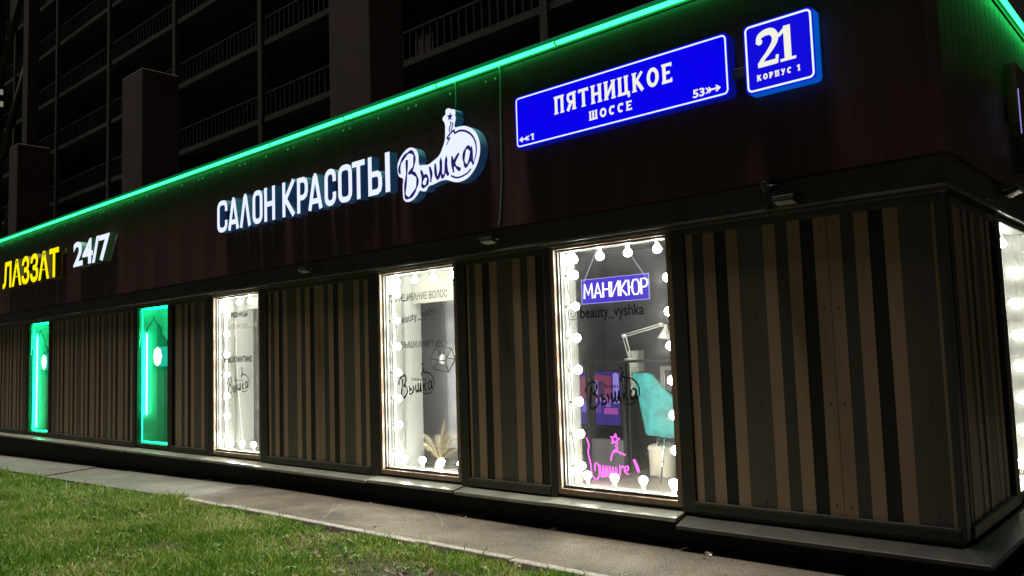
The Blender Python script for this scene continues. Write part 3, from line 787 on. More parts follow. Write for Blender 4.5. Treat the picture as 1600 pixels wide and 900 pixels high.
# green cafe windows ---------------------------------------------------
def rosette(cx, cz, r, n=8, amp=.12, k=64): return [(cx+r*(1-amp+amp*abs(math.cos(n*.5*t_)))*math.cos(t_), cz+r*(1-amp+amp*abs(math.cos(n*.5*t_)))*math.sin(t_)) for t_ in [2*math.pi*i/k for i in range(k)]]
for i, (a, b) in enumerate(GRN):
    f = window(a, b, M['post'])
    reveal(f, a, b, .30, M['greenw'])
    mb = MB()
    mb.box(a+.036, a+.044, .062, .072, Z0+.06, Z1-.04); mb.box(b-.064, b-.052, .062, .24, Z0+.06, Z1-.04)  # right and top strips made extra deep as added green fill light
    mb.box(a+.05, b-.07, .062, .22, Z1-.05, Z1-.032); mb.box(a+.05, b-.07, .062, .075, Z0+.058, Z0+.07)
    sub(mb, 'led_strip', M['gled'], f)
    room(a-.15, b+.12, .5, .30, 2.75, M['greenw'], M['greenw'], M['greenw'])
    # ogee film on the glass
    cx = (a+b)/2-.02; top = 2.33
    og = [(-.46, -.43), (-.44, -.36), (-.36, -.30), (-.27, -.26), (-.25, -.17), (-.17, -.11), (-.09, -.07), (-.03, -.02), (0, .03)]
    half = [(cx+p[0], top+p[1]) for p in og]; full = half+[(2*cx-p[0], p[1]) for p in half[-2::-1]]
    sub(MB().ribbon(full, .016, DY, 0), 'arch_outline', M['decal'], f)
    pol = [(a+.037, Z1-.037), (a+.037, full[0][1])]+full+[(b-.052, full[-1][1]), (b-.052, Z1-.037)]
    sub(MB().poly(pol, DY+.001, .0001, sides=False), 'arch_film', M['frost'], f)
    t0 = .86 if i == 0 else .50
    mb = MB().tube([(a+.075, .12, t0), (a+.075, .12, 2.12 if i == 0 else 2.3)], .011, 10)
    o = mb.obj('tube_light', M['gtube'])
    tag(o, ['green tube lamp ending high, in the green window nearest the salon', 'long green tube lamp in the farthest green window'][i], 'tube light', 'green tube lamps in the cafe windows')
    root = empty('rosette_sign', (a+.44, .12, 1.75), ['glowing white rosette in the green window nearest the salon', 'glowing white rosette in the farthest green window'][i], 'sign', 'rosette signs in the cafe windows')
    fa = MB().poly(rosette(a+.44, 1.75, .15), .12, .001, sides=False).obj('sign_face', M['whitesign']); 
    fa.data.materials[0] = M['rosface'] if 'rosface' in M else M.setdefault('rosface', emit('rosette_white', (.75, 1, .95), 2.0)); keep(fa, root)
    sd = MB().poly(rosette(a+.44, 1.75, .15), .1205, .15, front=False, back=True).obj('sign_case', M['rosside'] if 'rosside' in M else M.setdefault('rosside', emit('rosette_side', (.02, .75, .52), .8))); keep(sd, root)

# ================================================================== MANICURE WINDOW DISPLAY
# hanging neon sign
root = empty('hanging_neon_sign', (-3.94, .19, 2.03), 'violet neon manicure sign on a clear plate hung in the window', 'neon sign')
A0, A1, B0, B1 = -4.34, -3.645, 2.025, 2.238
k = (5.6+.19)/(5.7)
keep(MB().box(A0, A1, .19, .196, B0, B1).obj('acrylic_plate', M['acr']), root)
mb = MB(); mb.ribbon([(A0, B0), (A1, B0), (A1, B1), (A0, B1)], .006, .188, .010, closed=True); keep(mb.obj('plate_edge', emit('plate_edge', (.45, .42, .95), .9)), root)
GL = {'М': [[(0,0),(.08,1),(.5,.25),(.92,1),(1,0)]], 'А': [[(0,0),(.5,1),(1,0)],[(.2,.32),(.8,.32)]], 'Н': [[(0,0),(0,1)],[(1,0),(1,1)],[(0,.52),(1,.52)]],
 'И': [[(0,1),(0,0),(1,1),(1,0)]], 'К': [[(0,0),(0,1)],[(1,1),(.12,.48),(1,0)]], 'Ю': [[(0,0),(0,1)],[(0,.5),(.35,.5)],[(.35,.25),(.5,.02),(.85,.02),(1,.25),(1,.75),(.85,.98),(.5,.98),(.35,.75),(.35,.25)]],
 'Р': [[(0,0),(0,1),(.7,1),(1,.85),(1,.62),(.7,.47),(0,.47)]]}
x = A0+.035
for ch, wd in zip('МАНИКЮР', (.098, .078, .072, .076, .068, .112, .066)):
    mb = MB()
    for st in GL[ch]:
        wd *= .92 if st is GL[ch][0] else 1
        P = [(x+p[0]*wd, .180, B0+.045+p[1]*.128) for p in st]
        mb.tube(P, .0068, 6)
    keep(mb.obj('letter', M['mtube']), root); x += wd+.0215
for xa, xb in ((A0+.03, -4.14), (A1-.03, -3.86)):
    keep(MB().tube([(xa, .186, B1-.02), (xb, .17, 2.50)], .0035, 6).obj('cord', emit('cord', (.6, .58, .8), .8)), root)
# pink neon
root = empty('pink_neon_sign', (-4.45, .62, .45), 'magenta neon script sign with a star standing low in the manicure window', 'neon sign')
def px3(l, sc, ox, oz, Y): pass
def neon_piece(pts, r=.0062): keep(MB().tube([(p[0]-.075, p[1], p[2]) for p in pts], r, 6).obj('neon_tube', M['ptube']), root)
zz = lambda x, z, y=.62: (x, y, z)
wave = [(-4.56, .62), (-4.545, .52), (-4.50, .40), (-4.47, .46), (-4.50, .56)]
neon_piece([zz(*p) for p in spline([(-4.60, .80), (-4.575, .74), (-4.585, .66), (-4.56, .56), (-4.55, .46), (-4.50, .425), (-4.465, .47), (-4.475, .56), (-4.51, .57), (-4.515, .50)], 5)])
pts = []
for k in range(6):
    x_ = -4.455+k*.036; pts += [(x_, .56-.01*k*.2), (x_+.008, .47+.004*k), (x_+.024, .455+.006*k)]
neon_piece([zz(*p) for p in spline(pts, 4)])
neon_piece([zz(*p) for p in spline([(-4.235, .57), (-4.232, .48), (-4.235, .53), (-4.205, .565), (-4.195, .55)], 4)])
neon_piece([zz(*p) for p in spline([(-4.185, .52), (-4.145, .535), (-4.15, .565), (-4.178, .555), (-4.18, .515), (-4.145, .495)], 4)])
neon_piece([zz(*p) for p in star(-4.275, .80, .052)]+[zz(*star(-4.275, .80, .052)[0])], .007)
neon_piece([zz(*p) for p in spline([(-4.275, .745), (-4.25, .72), (-4.285, .70), (-4.27, .685)], 5)])
neon_piece([zz(*p) for p in spline([(-4.33, .605), (-4.315, .66), (-4.28, .70), (-4.22, .68), (-4.17, .665)], 5)])
neon_piece([zz(*p) for p in spline([(-4.08, .63), (-4.05, .57), (-4.035, .52)], 5)], .012)
neon_piece([zz(*p) for p in spline([(-4.73, .78), (-4.765, .73), (-4.775, .69)], 5)])
# black rack
root = empty('metal_rack', (-4.7, 1.1, .42), 'tall black metal rack standing behind the pink neon sign', 'rack')
for x0 in (-4.985, -4.555):
    for y0 in (1.05, 1.13): keep(MB().box(x0, x0+.035, y0, y0+.035, .42, 1.485).obj('leg', M['black_metal'], bevel=.003), root)
mb = MB(); mb.box(-5.0, -4.0, 1.04, 1.26, 1.4855, 1.51); keep(mb.obj('top_shelf', M['black_metal'], bevel=.003), root)
mb = MB(); mb.box(-4.948, -4.556, 1.05, 1.16, .72, .735); keep(mb.obj('shelf', M['wallt']), root)
mb = MB(); mb.box(-4.948, -4.556, 1.07, 1.08, .43, .719); keep(mb.obj('back_panel', M['wallt']), root)
# television
root = empty('television', (-5.2, 1.62, .8), 'wall television showing a violet and pink picture behind the rack', 'television')
keep(MB().box(-5.51, -4.875, 1.6, 1.65, .80, 1.40).obj('casing', M['black_metal'], bevel=.005), root)
TV = [((.055, .03, .26), -5.33, -4.87, .81, 1.41), ((.28, .05, .12), -5.33, -4.99, 1.10, 1.36), ((.30, .28, .85), -5.24, -5.13, 1.12, 1.30), ((.07, .03, .12), -5.12, -5.06, 1.08, 1.30),
      ((.40, .30, .85), -4.97, -4.91, 1.05, 1.38), ((.30, .18, .6), -5.20, -4.95, 1.06, 1.09), ((.45, .10, .45), -5.07, -4.93, .93, 1.0), ((.22, .16, .7), -5.3, -5.2, .95, 1.05), ((.14, .08, .4), -5.19, -5.1, .93, 1.03), ((.3, .12, .5), -5.05, -5.0, 1.01, 1.08)]
for k, (c, a, b, z0, z1) in enumerate(TV):
    m_ = emit('screen_light', c, .75)
    P = [(a, z0), (b, z0+.008*(k % 3)), (b, z1), ((a+b)/2, z1+.02*(k % 3)), (a, z1-.01*(k % 2))] if k else [(a, z0), (b, z0), (b, z1), (a, z1)]
    P = [(-5.195+(p[0]+5.1)*1.28, 1.105+(p[1]-1.11)*.94) for p in P]
    keep(MB().poly(P, 1.598-.0006*k, .0001, sides=False).obj('screen', m_), root)
# teal tub chair facing right
def chair(loc, rot):
    root = empty('tub_chair', loc, 'teal velvet tub chair with thin chrome legs inside the manicure window', 'chair'); root.rotation_euler = (0, 0, rot)
    NT, NH = 33, 9; T = []
    def P(th, h, off):
        a = math.radians(th); ab = abs(th)
        H = .57 if ab < 50 else .57-.36*min(1, (ab-50)/60)**.9
        rx = .29+.05*h**.7+off; ry = .24+.07*h**.7+off
        return Vector((-rx*math.cos(a)-.06*h*h*(1 if ab < 90 else .3)*math.cos(a*.5), ry*math.sin(a), .41+H*h))
    out = [[P(-112+224*i/(NT-1), j/(NH-1), 0) for j in range(NH)] for i in range(NT)]
    inn = [[P(-112+224*i/(NT-1), j/(NH-1), -.045) for j in range(NH)] for i in range(NT)]
    mb = MB(); vs = [p for c in out for p in c]+[p for c in inn for p in c]; o_ = NT*NH
    fs = []
    for i in range(NT-1):
        for j in range(NH-1):
            fs.append((i*NH+j, i*NH+j+1, (i+1)*NH+j+1, (i+1)*NH+j)); fs.append((o_+i*NH+j, o_+(i+1)*NH+j, o_+(i+1)*NH+j+1, o_+i*NH+j+1))
        fs.append((i*NH+NH-1, o_+i*NH+NH-1, o_+(i+1)*NH+NH-1, (i+1)*NH+NH-1)); fs.append((i*NH, (i+1)*NH, o_+(i+1)*NH, o_+i*NH))
    for i in (0, NT-1):
        for j in range(NH-1): fs.append((i*NH+j, o_+i*NH+j, o_+i*NH+j+1, i*NH+j+1))
    mb.add(vs, fs, 0, True); b = mb.obj('shell', M['teal'], root); b.modifiers.new('bevel', 'BEVEL').width = .012
    mb = MB(); n = 28
    loop = [(.24*math.copysign(abs(math.cos(2*math.pi*k/n))**.7, math.cos(2*math.pi*k/n))+.03, .235*math.copysign(abs(math.sin(2*math.pi*k/n))**.7, math.sin(2*math.pi*k/n))) for k in range(n)]
    vs = [(x*s_, y*s_, z) for s_, z in ((.8, .39), (.98, .41), (1.0, .45), (.97, .49), (.8, .50)) for x, y in loop]
    mb.add(vs, [(r*n+k, r*n+(k+1) % n, (r+1)*n+(k+1) % n, (r+1)*n+k) for r in range(4) for k in range(n)]+[tuple(range(n))[::-1], tuple(4*n+k for k in range(n))], 0, True)
    mb.obj('seat', M['teal'], root)
    for sx, sy in ((1, 1), (1, -1), (-1, 1), (-1, -1)):
        MB().tube([(sx*.15, sy*.15, .40), (sx*.215, sy*.21, 0)], [.012, .008], 8).obj('leg', M['chrome'], root)
    return root
chair((-3.93, 1.02, .42), math.radians(42))
# pedal bin
root = empty('pedal_bin', (-4.17, 1.12, .42), 'cream enamel pedal bin with lid under the teal chair', 'bin')
MB().lathe([(.0005, 0), (.115, 0), (.118, .01), (.125, .24), (.127, .245)], 24).obj('bin_body', M['binw'], root)
MB().lathe([(.131, .246), (.131, .262), (.12, .285), (.07, .30), (.0005, .304)], 24).obj('lid', M['binw'], root)
MB().tube([(-.03, 0, .30), (-.02, 0, .325), (.02, 0, .325), (.03, 0, .30)], .007, 6).obj('knob', M['chrome'], root)
MB().box(-.136, -.118, -.06, .03, .18, .25).obj('handle_bracket', M['black_metal'], root)
MB().box(-.02, .02, -.17, -.11, .012, .022).obj('pedal', M['chrome'], root)
# nail table with lamp and white box
root = empty('nail_table', (-3.2, 1.55, .42), 'narrow dark manicure table behind the teal chair', 'table')
MB().box(-1.65, .45, -.15, .17, .69, .72).obj('table_top', M['black_metal'], root)
for sx in (-1.61, .41):
    MB().box(sx-.02, sx+.02, -.13, .15, 0, .6895).obj('leg', M['black_metal'], root)
# box/roll standing on rack shelf
o = MB().box(-4.73, -4.60, 1.45, 1.56, 1.1405, 1.60).obj('white_box', M['boxw'], bevel=.008); tag(o, 'tall white box with faint print standing on the manicure table', 'box')
root = empty('desk_lamp', (-4.50, 1.15, 1.51), 'white jointed desk lamp reaching over the teal chair', 'lamp')
J0, J1, J2 = Vector((-4.50, 1.15, 1.5105)), Vector((-4.56, 1.15, 1.75)), Vector((-4.13, 1.15, 1.84))
keep(MB().lathe([(.0005, 0), (.06, 0), (.06, .012), (.02, .02), (.0005, .02)], 18, 0, Matrix.Translation(J0)).obj('base', M['lampw']), root)
for nm, p, q in (('lower_arm', J0+Vector((0, 0, .02)), J1), ('upper_arm', J1, J2)):
    mb = MB()
    for off in (-.014, .014): mb.tube([p+Vector((off, 0, off)), q+Vector((off, 0, off))], .0055, 8)
    keep(mb.obj(nm, M['lampw']), root)
for j in (J1, J2): keep(MB().lathe([(.0005, -.014), (.02, -.014), (.02, .014), (.0005, .014)], 14, 0, Matrix.Translation(j) @ Matrix.Rotation(math.radians(90), 4, 'X')).obj('joint', M['lampw']), root)
keep(MB().lathe([(.016, .02), (.022, -.02), (.04, -.05), (.072, -.11), (.074, -.115), (.066, -.105), (.024, -.03)], 22, 0, Matrix.Translation(J2+Vector((.05, 0, -.02))) @ Matrix.Rotation(math.radians(8), 4, 'Y')).obj('lamp_shade', M['lampw']), root)
# picture frame on back wall
root = empty('picture_frame', (-4.4, 2.28, 1.5), 'white framed dark picture on the manicure room wall', 'picture')
mb = MB(); mb.ribbon([(-4.83, 1.0), (-3.95, 1.0), (-3.95, 1.40), (-4.83, 1.40)], .045, 2.26, .03, closed=True); keep(mb.obj('frame', M['lampw']), root)
keep(MB().box(-4.82, -3.96, 2.28, 2.295, 1.01, 1.39).obj('picture', M['wallt']), root)

# ================================================================== HAIR WINDOW DISPLAY
root = empty('pendant_lamp', (-6.80, .8, 1.58), 'black wire cube pendant hanging in the hair colouring window', 'lamp')
R_ = Matrix.Rotation(.55, 3, 'Y') @ Matrix.Rotation(.7, 3, 'X') @ Matrix.Rotation(.5, 3, 'Z')
c8 = [R_ @ (Vector(((i & 1)-.5, ((i >> 1) & 1)-.5, ((i >> 2) & 1)-.5))*.19) for i in range(8)]
mb = MB()
for i in range(8):
    for b_ in (1, 2, 4):
        if not i & b_: mb.tube([c8[i], c8[i | b_]], .0085, 6)
mb.obj('cube_frame', M['wire'], root)
topv = max(c8, key=lambda v: v.z)
MB().tube([topv, (0, 0, .30), (0, 0, 1.16)], .004, 6).obj('cable', M['wire'], root)
MB().lathe([(.0005, -.06), (.03, -.05), (.042, -.02), (.03, .03), (.016, .05), (.016, .09)], 14).obj('bulb', M['lampw'], root)
MB().lathe([(.02, .05), (.02, .115), (.0005, .118)], 12).obj('lamp_holder', M['wire'], root)
# pampas grass in a vase
root = empty('pampas_grass', (-6.62, .55, .30), 'cream pampas grass plumes in a vase low in the hair window', 'plant')
MB().lathe([(.0005, 0), (.06, 0), (.075, .06), (.05, .16), (.04, .18)], 18).obj('vase', M['vase'], root)
for k, (dx, dy, L_) in enumerate(((-.26, .02, .31), (.04, .05, .47), (.30, .0, .33), (-.10, .08, .30), (.13, .04, .36), (.36, .06, .22), (-.2, -.04, .22))):
    tip = Vector((dx, dy, .14+L_)); b0 = Vector((0, 0, .15)); ctl = Vector((dx*.25, dy*.25, .15+L_*.6))
    curve = [(1-t_)**2*b0+2*t_*(1-t_)*ctl+t_*t_*tip for t_ in [i/14 for i in range(15)]]
    st = MB().tube(curve, [.004]*15, 5).obj('stem', M['stem'], root)
    mb = MB()
    for _ in range(430):
        t_ = random.uniform(.28, 1.0); i = min(13, int(t_*14)); p = curve[i].lerp(curve[i+1], t_*14-i)
        tg = (curve[i+1]-curve[i]).normalized(); r_ = random.uniform(.35, 1)*.07*math.sin(math.pi*min(1, .12+(t_-.28)*1.15))**.8+.012
        side_ = Vector((random.gauss(0, 1), random.gauss(0, 1), random.gauss(0, .4))); side_ = (side_-tg*side_.dot(tg)).normalized()
        q = p+side_*r_+tg*r_*.75-Vector((0, 0, .015)); wv = tg.cross(side_)*.0016
        mb.add([p-wv, p+wv, q], [(0, 1, 2)])
    mb.obj('plume', M['pampas'], root)
# loose white wire in the eyelash window
o = MB().tube(spline([(-10.32, .24, 2.2), (-10.31, .24, 1.7), (-10.26, .24, 1.2), (-10.18, .24, .7), (-10.16, .24, .46)], 5), .004, 6).obj('cable', M['socket'])
tag(o, 'loose pale wire dangling inside the eyelash window', 'cable')

# ================================================================== SIGNS ON THE FASCIA
YS = -.20
# beauty salon letters
root = empty('salon_sign', (-8.2, -.1, 3.3), 'white lit block letters spelling beauty salon on the dark fascia', 'sign')
def rr(x0, x1, z0, z1, rx, rz, a0, a1):      # rounded rectangle corner points helper (angles in quarter turns)
    pts = []
    for q, (cx, cz) in enumerate(((x1-rx, z1-rz), (x0+rx, z1-rz), (x0+rx, z0+rz), (x1-rx, z0+rz))):
        for k in range(5):
            a = math.radians(q*90+k*22.5); pts.append((cx+rx*math.cos(a), cz+rz*math.sin(a)))
    return pts
def g_salon(ch, x0, x1, z0, z1, t):
    h = t/2; a, b, c, d = x0+h, x1-h, z0+h, z1-h; mid = (c+d)/2
    if ch == 'С':
        P = rr(a, b, c, d, min(.07, (b-a)/2), .07, 0, 0); i = 0
        return [[(b, d-.12)]+P+[(b, c+.12)]], False
    if ch == 'О': return [rr(a, b, c, d, min(.07, (b-a)/2), .07, 0, 0)], True
    if ch == 'А': return [[(x0+h*.9, z0), ((a+b)/2-.012, d)], [((a+b)/2-.025, d), ((a+b)/2+.025, d)], [((a+b)/2+.012, d), (x1-h*.9, z0)], [(x0+.07, z0+.10), (x1-.07, z0+.10)]], False
    if ch == 'Л': return [[(x0+h*.9, z0), ((a+b)/2-.012, d)], [((a+b)/2-.025, d), ((a+b)/2+.025, d)], [((a+b)/2+.012, d), (x1-h*.9, z0)]], False
    if ch == 'Н': return [[(a, z0), (a, z1)], [(b, z0), (b, z1)], [(a, mid), (b, mid)]], False
    if ch == 'К': return [[(a, z0), (a, z1)], [(b, z1), (a+.035, mid), (b, z0)]], False
    if ch == 'Р': return [[(a, z0), (a, d), (b-.06, d), (b-.015, d-.025), (b, d-.07), (b, mid+.04), (b-.015, mid-.005), (b-.06, mid-.03), (a, mid-.03)]], False
    if ch == 'Т': return [[(x0, d), (x1, d)], [((a+b)/2, z0), ((a+b)/2, d)]], False
    if ch == 'Ь': return [[(a, z1), (a, c), (b-.05, c), (b-.012, c+.02), (b, c+.06), (b, mid-.05), (b-.012, mid-.005), (b-.05, mid+.015), (a, mid+.015)]], False
    return [[((x0+x1)/2, z0), ((x0+x1)/2, z1)]], False
ZB, ZT = 3.325, 3.745
for ch, x0, x1 in (('С', -10.007, -9.745), ('А', -9.725, -9.46), ('Л', -9.435, -9.175), ('О', -9.13, -8.90), ('Н', -8.86, -8.62), ('К', -8.46, -8.19), ('Р', -8.15, -7.93), ('А', -7.925, -7.65), ('С', -7.605, -7.39), ('О', -7.35, -7.10), ('Т', -7.095, -6.875), ('Ь', -6.82, -6.59), ('I', -6.54, -6.455)):
    st, closed = g_salon(ch, x0, x1, ZB, ZT, .062)
    A, B = MB(), MB()
    for k, P in enumerate(st):
        A.ribbon(P, .062 if ch != 'I' else .075, YS-.0004*k, 0, closed=closed); B.ribbon(P, .062 if ch != 'I' else .075, YS+.0008, .105, closed=closed, front=False, back=True)
    B = B.obj('letter', M['letret']); keep(B, root); A = A.obj('letter_face', M['whitesign'], B)
# round logo sign
root = empty('logo_sign', (-5.7, -.1, 3.25), 'white lit sign shaped like a round bomb with fuse, star and script writing', 'sign')
sm = spline(OUT, 4, True)
keep(MB().poly(sm, YS, .001, sides=False).obj('sign_face', M['whitesign']), root)
keep(MB().poly(sm, YS+.0012, .105, front=False, back=True).obj('sign_case', M['letret']), root)
mb = logo_strokes(MB(), YS-.003, 1, -6.305, 3.21, .018, .034)
keep(mb.obj('logo_lettering', emit('logo_ink', (.02, .012, .12), 1)), root)
# 24/7
root = empty('hours_sign', (-14.2, -.1, 3.3), 'white lit figures 24/7 on the fascia beside the yellow letters', 'sign')
def letters(body, x0, x1, z0, z1, face, ret, bold, y=YS, dep=.11, **k):
    for A, B in islands_of(text(body, x0, x1, z0, z1, y, None, None, bold=bold, depth=dep, **k)):
        b = B.obj('letter', ret); keep(b, root); A.obj('letter_face', face, b)
letters('24/7', -14.93, -13.42, 3.335, 3.77, M['whitesign'], M['gret'], .03)
root = empty('yellow_sign', (-17.1, -.1, 3.25), 'yellow lit cyrillic letters at the far left end of the fascia', 'sign')
letters('ЛАЗЗАТ', -18.61, -15.60, 3.25, 3.79, M['yellow'], M['yellret'], .03)

# street name sign
def rrect(x0, x1, z0, z1, r):
    pts = []
    for q, (cx, cz) in enumerate(((x1-r, z1-r), (x0+r, z1-r), (x0+r, z0+r), (x1-r, z0+r))):
        for k in range(6): a = math.radians(q*90+k*18); pts.append((cx+r*math.cos(a), cz+r*math.sin(a)))
    return pts
def plate(root, x0, x1, z0, z1, face, edge, bw, dep):
    keep(MB().poly(rrect(x0, x1, z0, z1, .035), YS, dep, front=False, back=True).obj('sign_case', edge), root)
    keep(MB().poly(rrect(x0, x1, z0, z1, .035), YS-.001, .0005, sides=False).obj('sign_face', face), root)
    keep(MB().ribbon(rrect(x0+.018, x1-.018, z0+.018, z1-.018, .03), bw, YS-.003, 0, closed=True).obj('border', M['border']), root)
# block letters with little slab serifs
def slab_text(root, body, x0, x1, z0, z1, bold, spacing=1.05):
    keep(text(body, x0, x1, z0, z1, YS-.0035, M['swhite'], 'lettering', None, bold=bold, spacing=spacing), root)
root = empty('street_sign', (-3.7, -.1, 3.42), 'long blue lit street name plate with white border and cyrillic name', 'sign')
plate(root, -4.71, -2.635, 3.425, 3.895, M['blue'], M['bluedk'], .012, .10)
# custom flared capitals
def caps(root, body, x0, x1, z0, z1, t, y=YS-.0035, gap=.2):
    W = {'П': .72, 'Я': .72, 'Т': .74, 'Н': .74, 'И': .76, 'Ц': .78, 'К': .76, 'О': .78, 'Е': .62, 'Ш': .98, 'С': .70, 'Р': .66, 'У': .74, '1': .42, ' ': .35}
    h = z1-z0; tot = sum(W[c] for c in body)+gap*(len(body)-1); u = (x1-x0)/tot; x = x0; mb = MB(); n = 0
    def st(P, tt=t, closed=False):
        nonlocal n; mb.ribbon([(x+p[0]*w_, z0+p[1]*h) for p in P], tt, y-.0003*(n % 9), 0, closed=closed); n += 1
    e = t*.5
    for c in body:
        w_ = W[c]*u; ex = e/w_; ez = e/h; sf = .62*t; q = sf/w_
        def stem(px, lo=0, hi=1, serif=True):
            st([(px, lo), (px, hi)])
            if serif:
                if lo == 0: st([(px-ex*1.5, ez*.45), (px+ex*1.5, ez*.45)], t*.42)
                if hi == 1: st([(px-ex*1.5, 1-ez*.45), (px+ex*1.5, 1-ez*.45)], t*.42)
        ov = [(.5+(.5-ex)*math.cos(k*.3142)*1.0, .5+(.5-ez)*math.sin(k*.3142)) for k in range(20)]
        if c == 'П': stem(ex*1.2); stem(1-ex*1.2); st([(0, 1-ez*.8), (1, 1-ez*.8)], t*.8)
        elif c == 'Н': stem(ex*1.2); stem(1-ex*1.2); st([(ex, .5), (1-ex, .5)], t*.75)
        elif c == 'Т': stem(.5, 0, .99); st([(0, 1-ez*.8), (1, 1-ez*.8)], t*.8); st([(ex*.5, 1), (ex*.5, .8)], t*.5); st([(1-ex*.5, 1), (1-ex*.5, .8)], t*.5)
        elif c == 'И': stem(ex*1.2); stem(1-ex*1.2); st([(ex*1.2, .12), (1-ex*1.2, .88)], t*.8)
        elif c == 'Ц': stem(ex*1.2); stem(.86-ex); st([(0, ez*.8), (1, ez*.8)], t*.8); st([(1-ex*.6, ez), (1-ex*.6, -.16)], t*.7)
        elif c == 'К': stem(ex*1.2); st([(1-ex, .97), (ex*2, .48)], t*.8); st([(ex*2+.1, .55), (1-ex*.8, .0)])
        elif c == 'О': st(ov, t, True)
        elif c == 'С': st([(.5+(.5-ex)*math.cos(a_), .5+(.5-ez)*math.sin(a_)) for a_ in [math.radians(48+k*14.7) for k in range(19)]]); st([(1-ex, .98), (1-ex, .70)], t*.6)
        elif c == 'Е': stem(ex*1.2); st([(0, 1-ez*.8), (.97, 1-ez*.8)], t*.8); st([(ex, .52), (.8, .52)], t*.75); st([(0, ez*.8), (1, ez*.8)], t*.8); st([(1-ex*.5, 1), (1-ex*.5, .8)], t*.5); st([(1-ex*.4, 0), (1-ex*.4, .22)], t*.5)
        elif c == 'Ш': stem(ex*1.2); stem(.5); stem(1-ex*1.2); st([(0, ez*.8), (1, ez*.8)], t*.8)
        elif c == 'Я': stem(1-ex*1.2); st([(1-ex, 1-ez*.9), (.4, 1-ez*.9), (ex*1.4, .88), (ex*1.1, .70), (ex*1.8, .53), (.45, .45), (1-ex, .45)], t*.85); st([(.5, .45), (ex*.8, .0)])
        elif c == 'Р': stem(ex*1.2); st([(ex, 1-ez*.9), (.6, 1-ez*.9), (1-ex*1.4, .88), (1-ex*1.1, .70), (1-ex*1.8, .53), (.55, .45), (ex, .45)], t*.85)
        elif c == 'У': st([(ex, 1), (.55, .38)]); st([(1-ex, 1), (.42, .08), (.15, ez*.8)], t*.85)
        elif c == '1': stem(.6); st([(.6, .95), (.1, .76)], t*.7)
        x += w_+gap*u
    o = mb.obj('lettering', M['swhite']); keep(o, root); return o
caps(root, 'ПЯТНИЦКОЕ', -4.257, -3.103, 3.640, 3.795, .030)
caps(root, 'ШОССЕ', -3.895, -3.476, 3.508, 3.585, .018, gap=.3)
caps(root, '1', -4.54, -4.492, 3.474, 3.530, .016)
keep(text('53', -2.935, -2.838, 3.468, 3.532, YS-.0035, M['swhite'], 'lettering', bold=.03), root)
def arrow(x0, x1, z, s, d):
    mb = MB(); a, b = (x1, x0) if d < 0 else (x0, x1)      # tail a, head b
    k = 1 if b > a else -1
    mb.ribbon([(a, z), (b, z)], .013, YS-.0035, 0); mb.ribbon([(b-k*.03, z+s), (b, z), (b-k*.03, z-s)], .013, YS-.0038, 0)
    for q in (0, .022): mb.ribbon([(a+k*(q-.012), z+s), (a+k*(q+.012), z), (a+k*(q-.012), z-s)], .010, YS-.0041-q*.01, 0)
    return mb.obj('arrow', M['swhite'])
keep(arrow(-4.66, -4.565, 3.50, .02, -1), root); keep(arrow(-2.815, -2.715, 3.50, .022, 1), root)
# house number sign
root = empty('house_number_sign', (-2.26, -.1, 3.39), 'square blue lit house number plate 21 right of the street name', 'sign')
plate(root, -2.512, -2.006, 3.389, 3.893, M['bluehouse'], M['blueedge'], .014, .10)
def outline21():
    two = spline([(-2.405, 3.735), (-2.393, 3.782), (-2.353, 3.803), (-2.305, 3.800), (-2.280, 3.768), (-2.283, 3.722), (-2.325, 3.665), (-2.375, 3.615), (-2.398, 3.582)], 6)
    n = len(two); mb = MB(); mb.ribbon(two, [.030+.020*math.sin(math.pi*min(1, i/n*1.25)) for i in range(n)], YS-.0035, 0)
    mb.ribbon([(-2.412, 3.580), (-2.272, 3.580)], .036, YS-.0038, 0); mb.ribbon([(-2.276, 3.565), (-2.268, 3.625)], .022, YS-.0041, 0)
    mb.poly([(-2.392+.022*math.cos(k*.6), 3.745+.022*math.sin(k*.6)) for k in range(10)], YS-.0044, .0001, sides=False)
    mb.ribbon([(-2.192, 3.563), (-2.192, 3.812)], .050, YS-.0035, 0); mb.ribbon([(-2.248, 3.573), (-2.136, 3.573)], .020, YS-.0038, 0)
    mb.ribbon([(-2.195, 3.800), (-2.255, 3.752)], .026, YS-.0041, 0)
    return mb
keep(outline21().obj('number', M['swhite']), root)
caps(root, 'КОРПУС', -2.425, -2.175, 3.470, 3.513, .0115, gap=.28)
caps(root, '1', -2.138, -2.112, 3.470, 3.513, .0115)
keep(MB().box(-2.63, -2.515, -.16, -.09, 3.54, 3.62).obj('bracket', M['bracket'], bevel=.004), root)

# ================================================================== NEON LINE, CABLES, FLOODLIGHTS
def neonline(label, p, q, off, seg):
    root = empty('neon_line', p, label, 'neon light', 'green neon lines along the roof edge')
    p, q = Vector(p), Vector(q); n = max(1, int((q-p).length/seg)); ax = (q-p).normalized()
    for k in range(n):
        a, b = p.lerp(q, k/n)+ax*.008, p.lerp(q, (k+1)/n)-ax*.008
        keep(MB().tube([a, b], .019, 10).obj('neon_tube', M['neon']), root)
        cl = MB().tube([p.lerp(q, k/n)-ax*.007, p.lerp(q, k/n)+ax*.007], .023, 10).obj('clamp', M['cap']); keep(cl, root)
    ch = MB()      # translucent carrier rail above the tube
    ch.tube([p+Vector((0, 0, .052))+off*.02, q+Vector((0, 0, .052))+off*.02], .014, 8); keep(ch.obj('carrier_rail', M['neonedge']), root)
    return root
neonline('long green neon tube along the front roof edge', (-25.5, -.128, 4.297), (X_C+.12, -.128, 4.297), Vector((0, 1, 0)), 1.45)
neonline('green neon tube along the side roof edge past the corner', (X_C+.135, -.128, 4.297), (X_C+.135, 9, 4.297), Vector((-1, 0, 0)), 1.45)
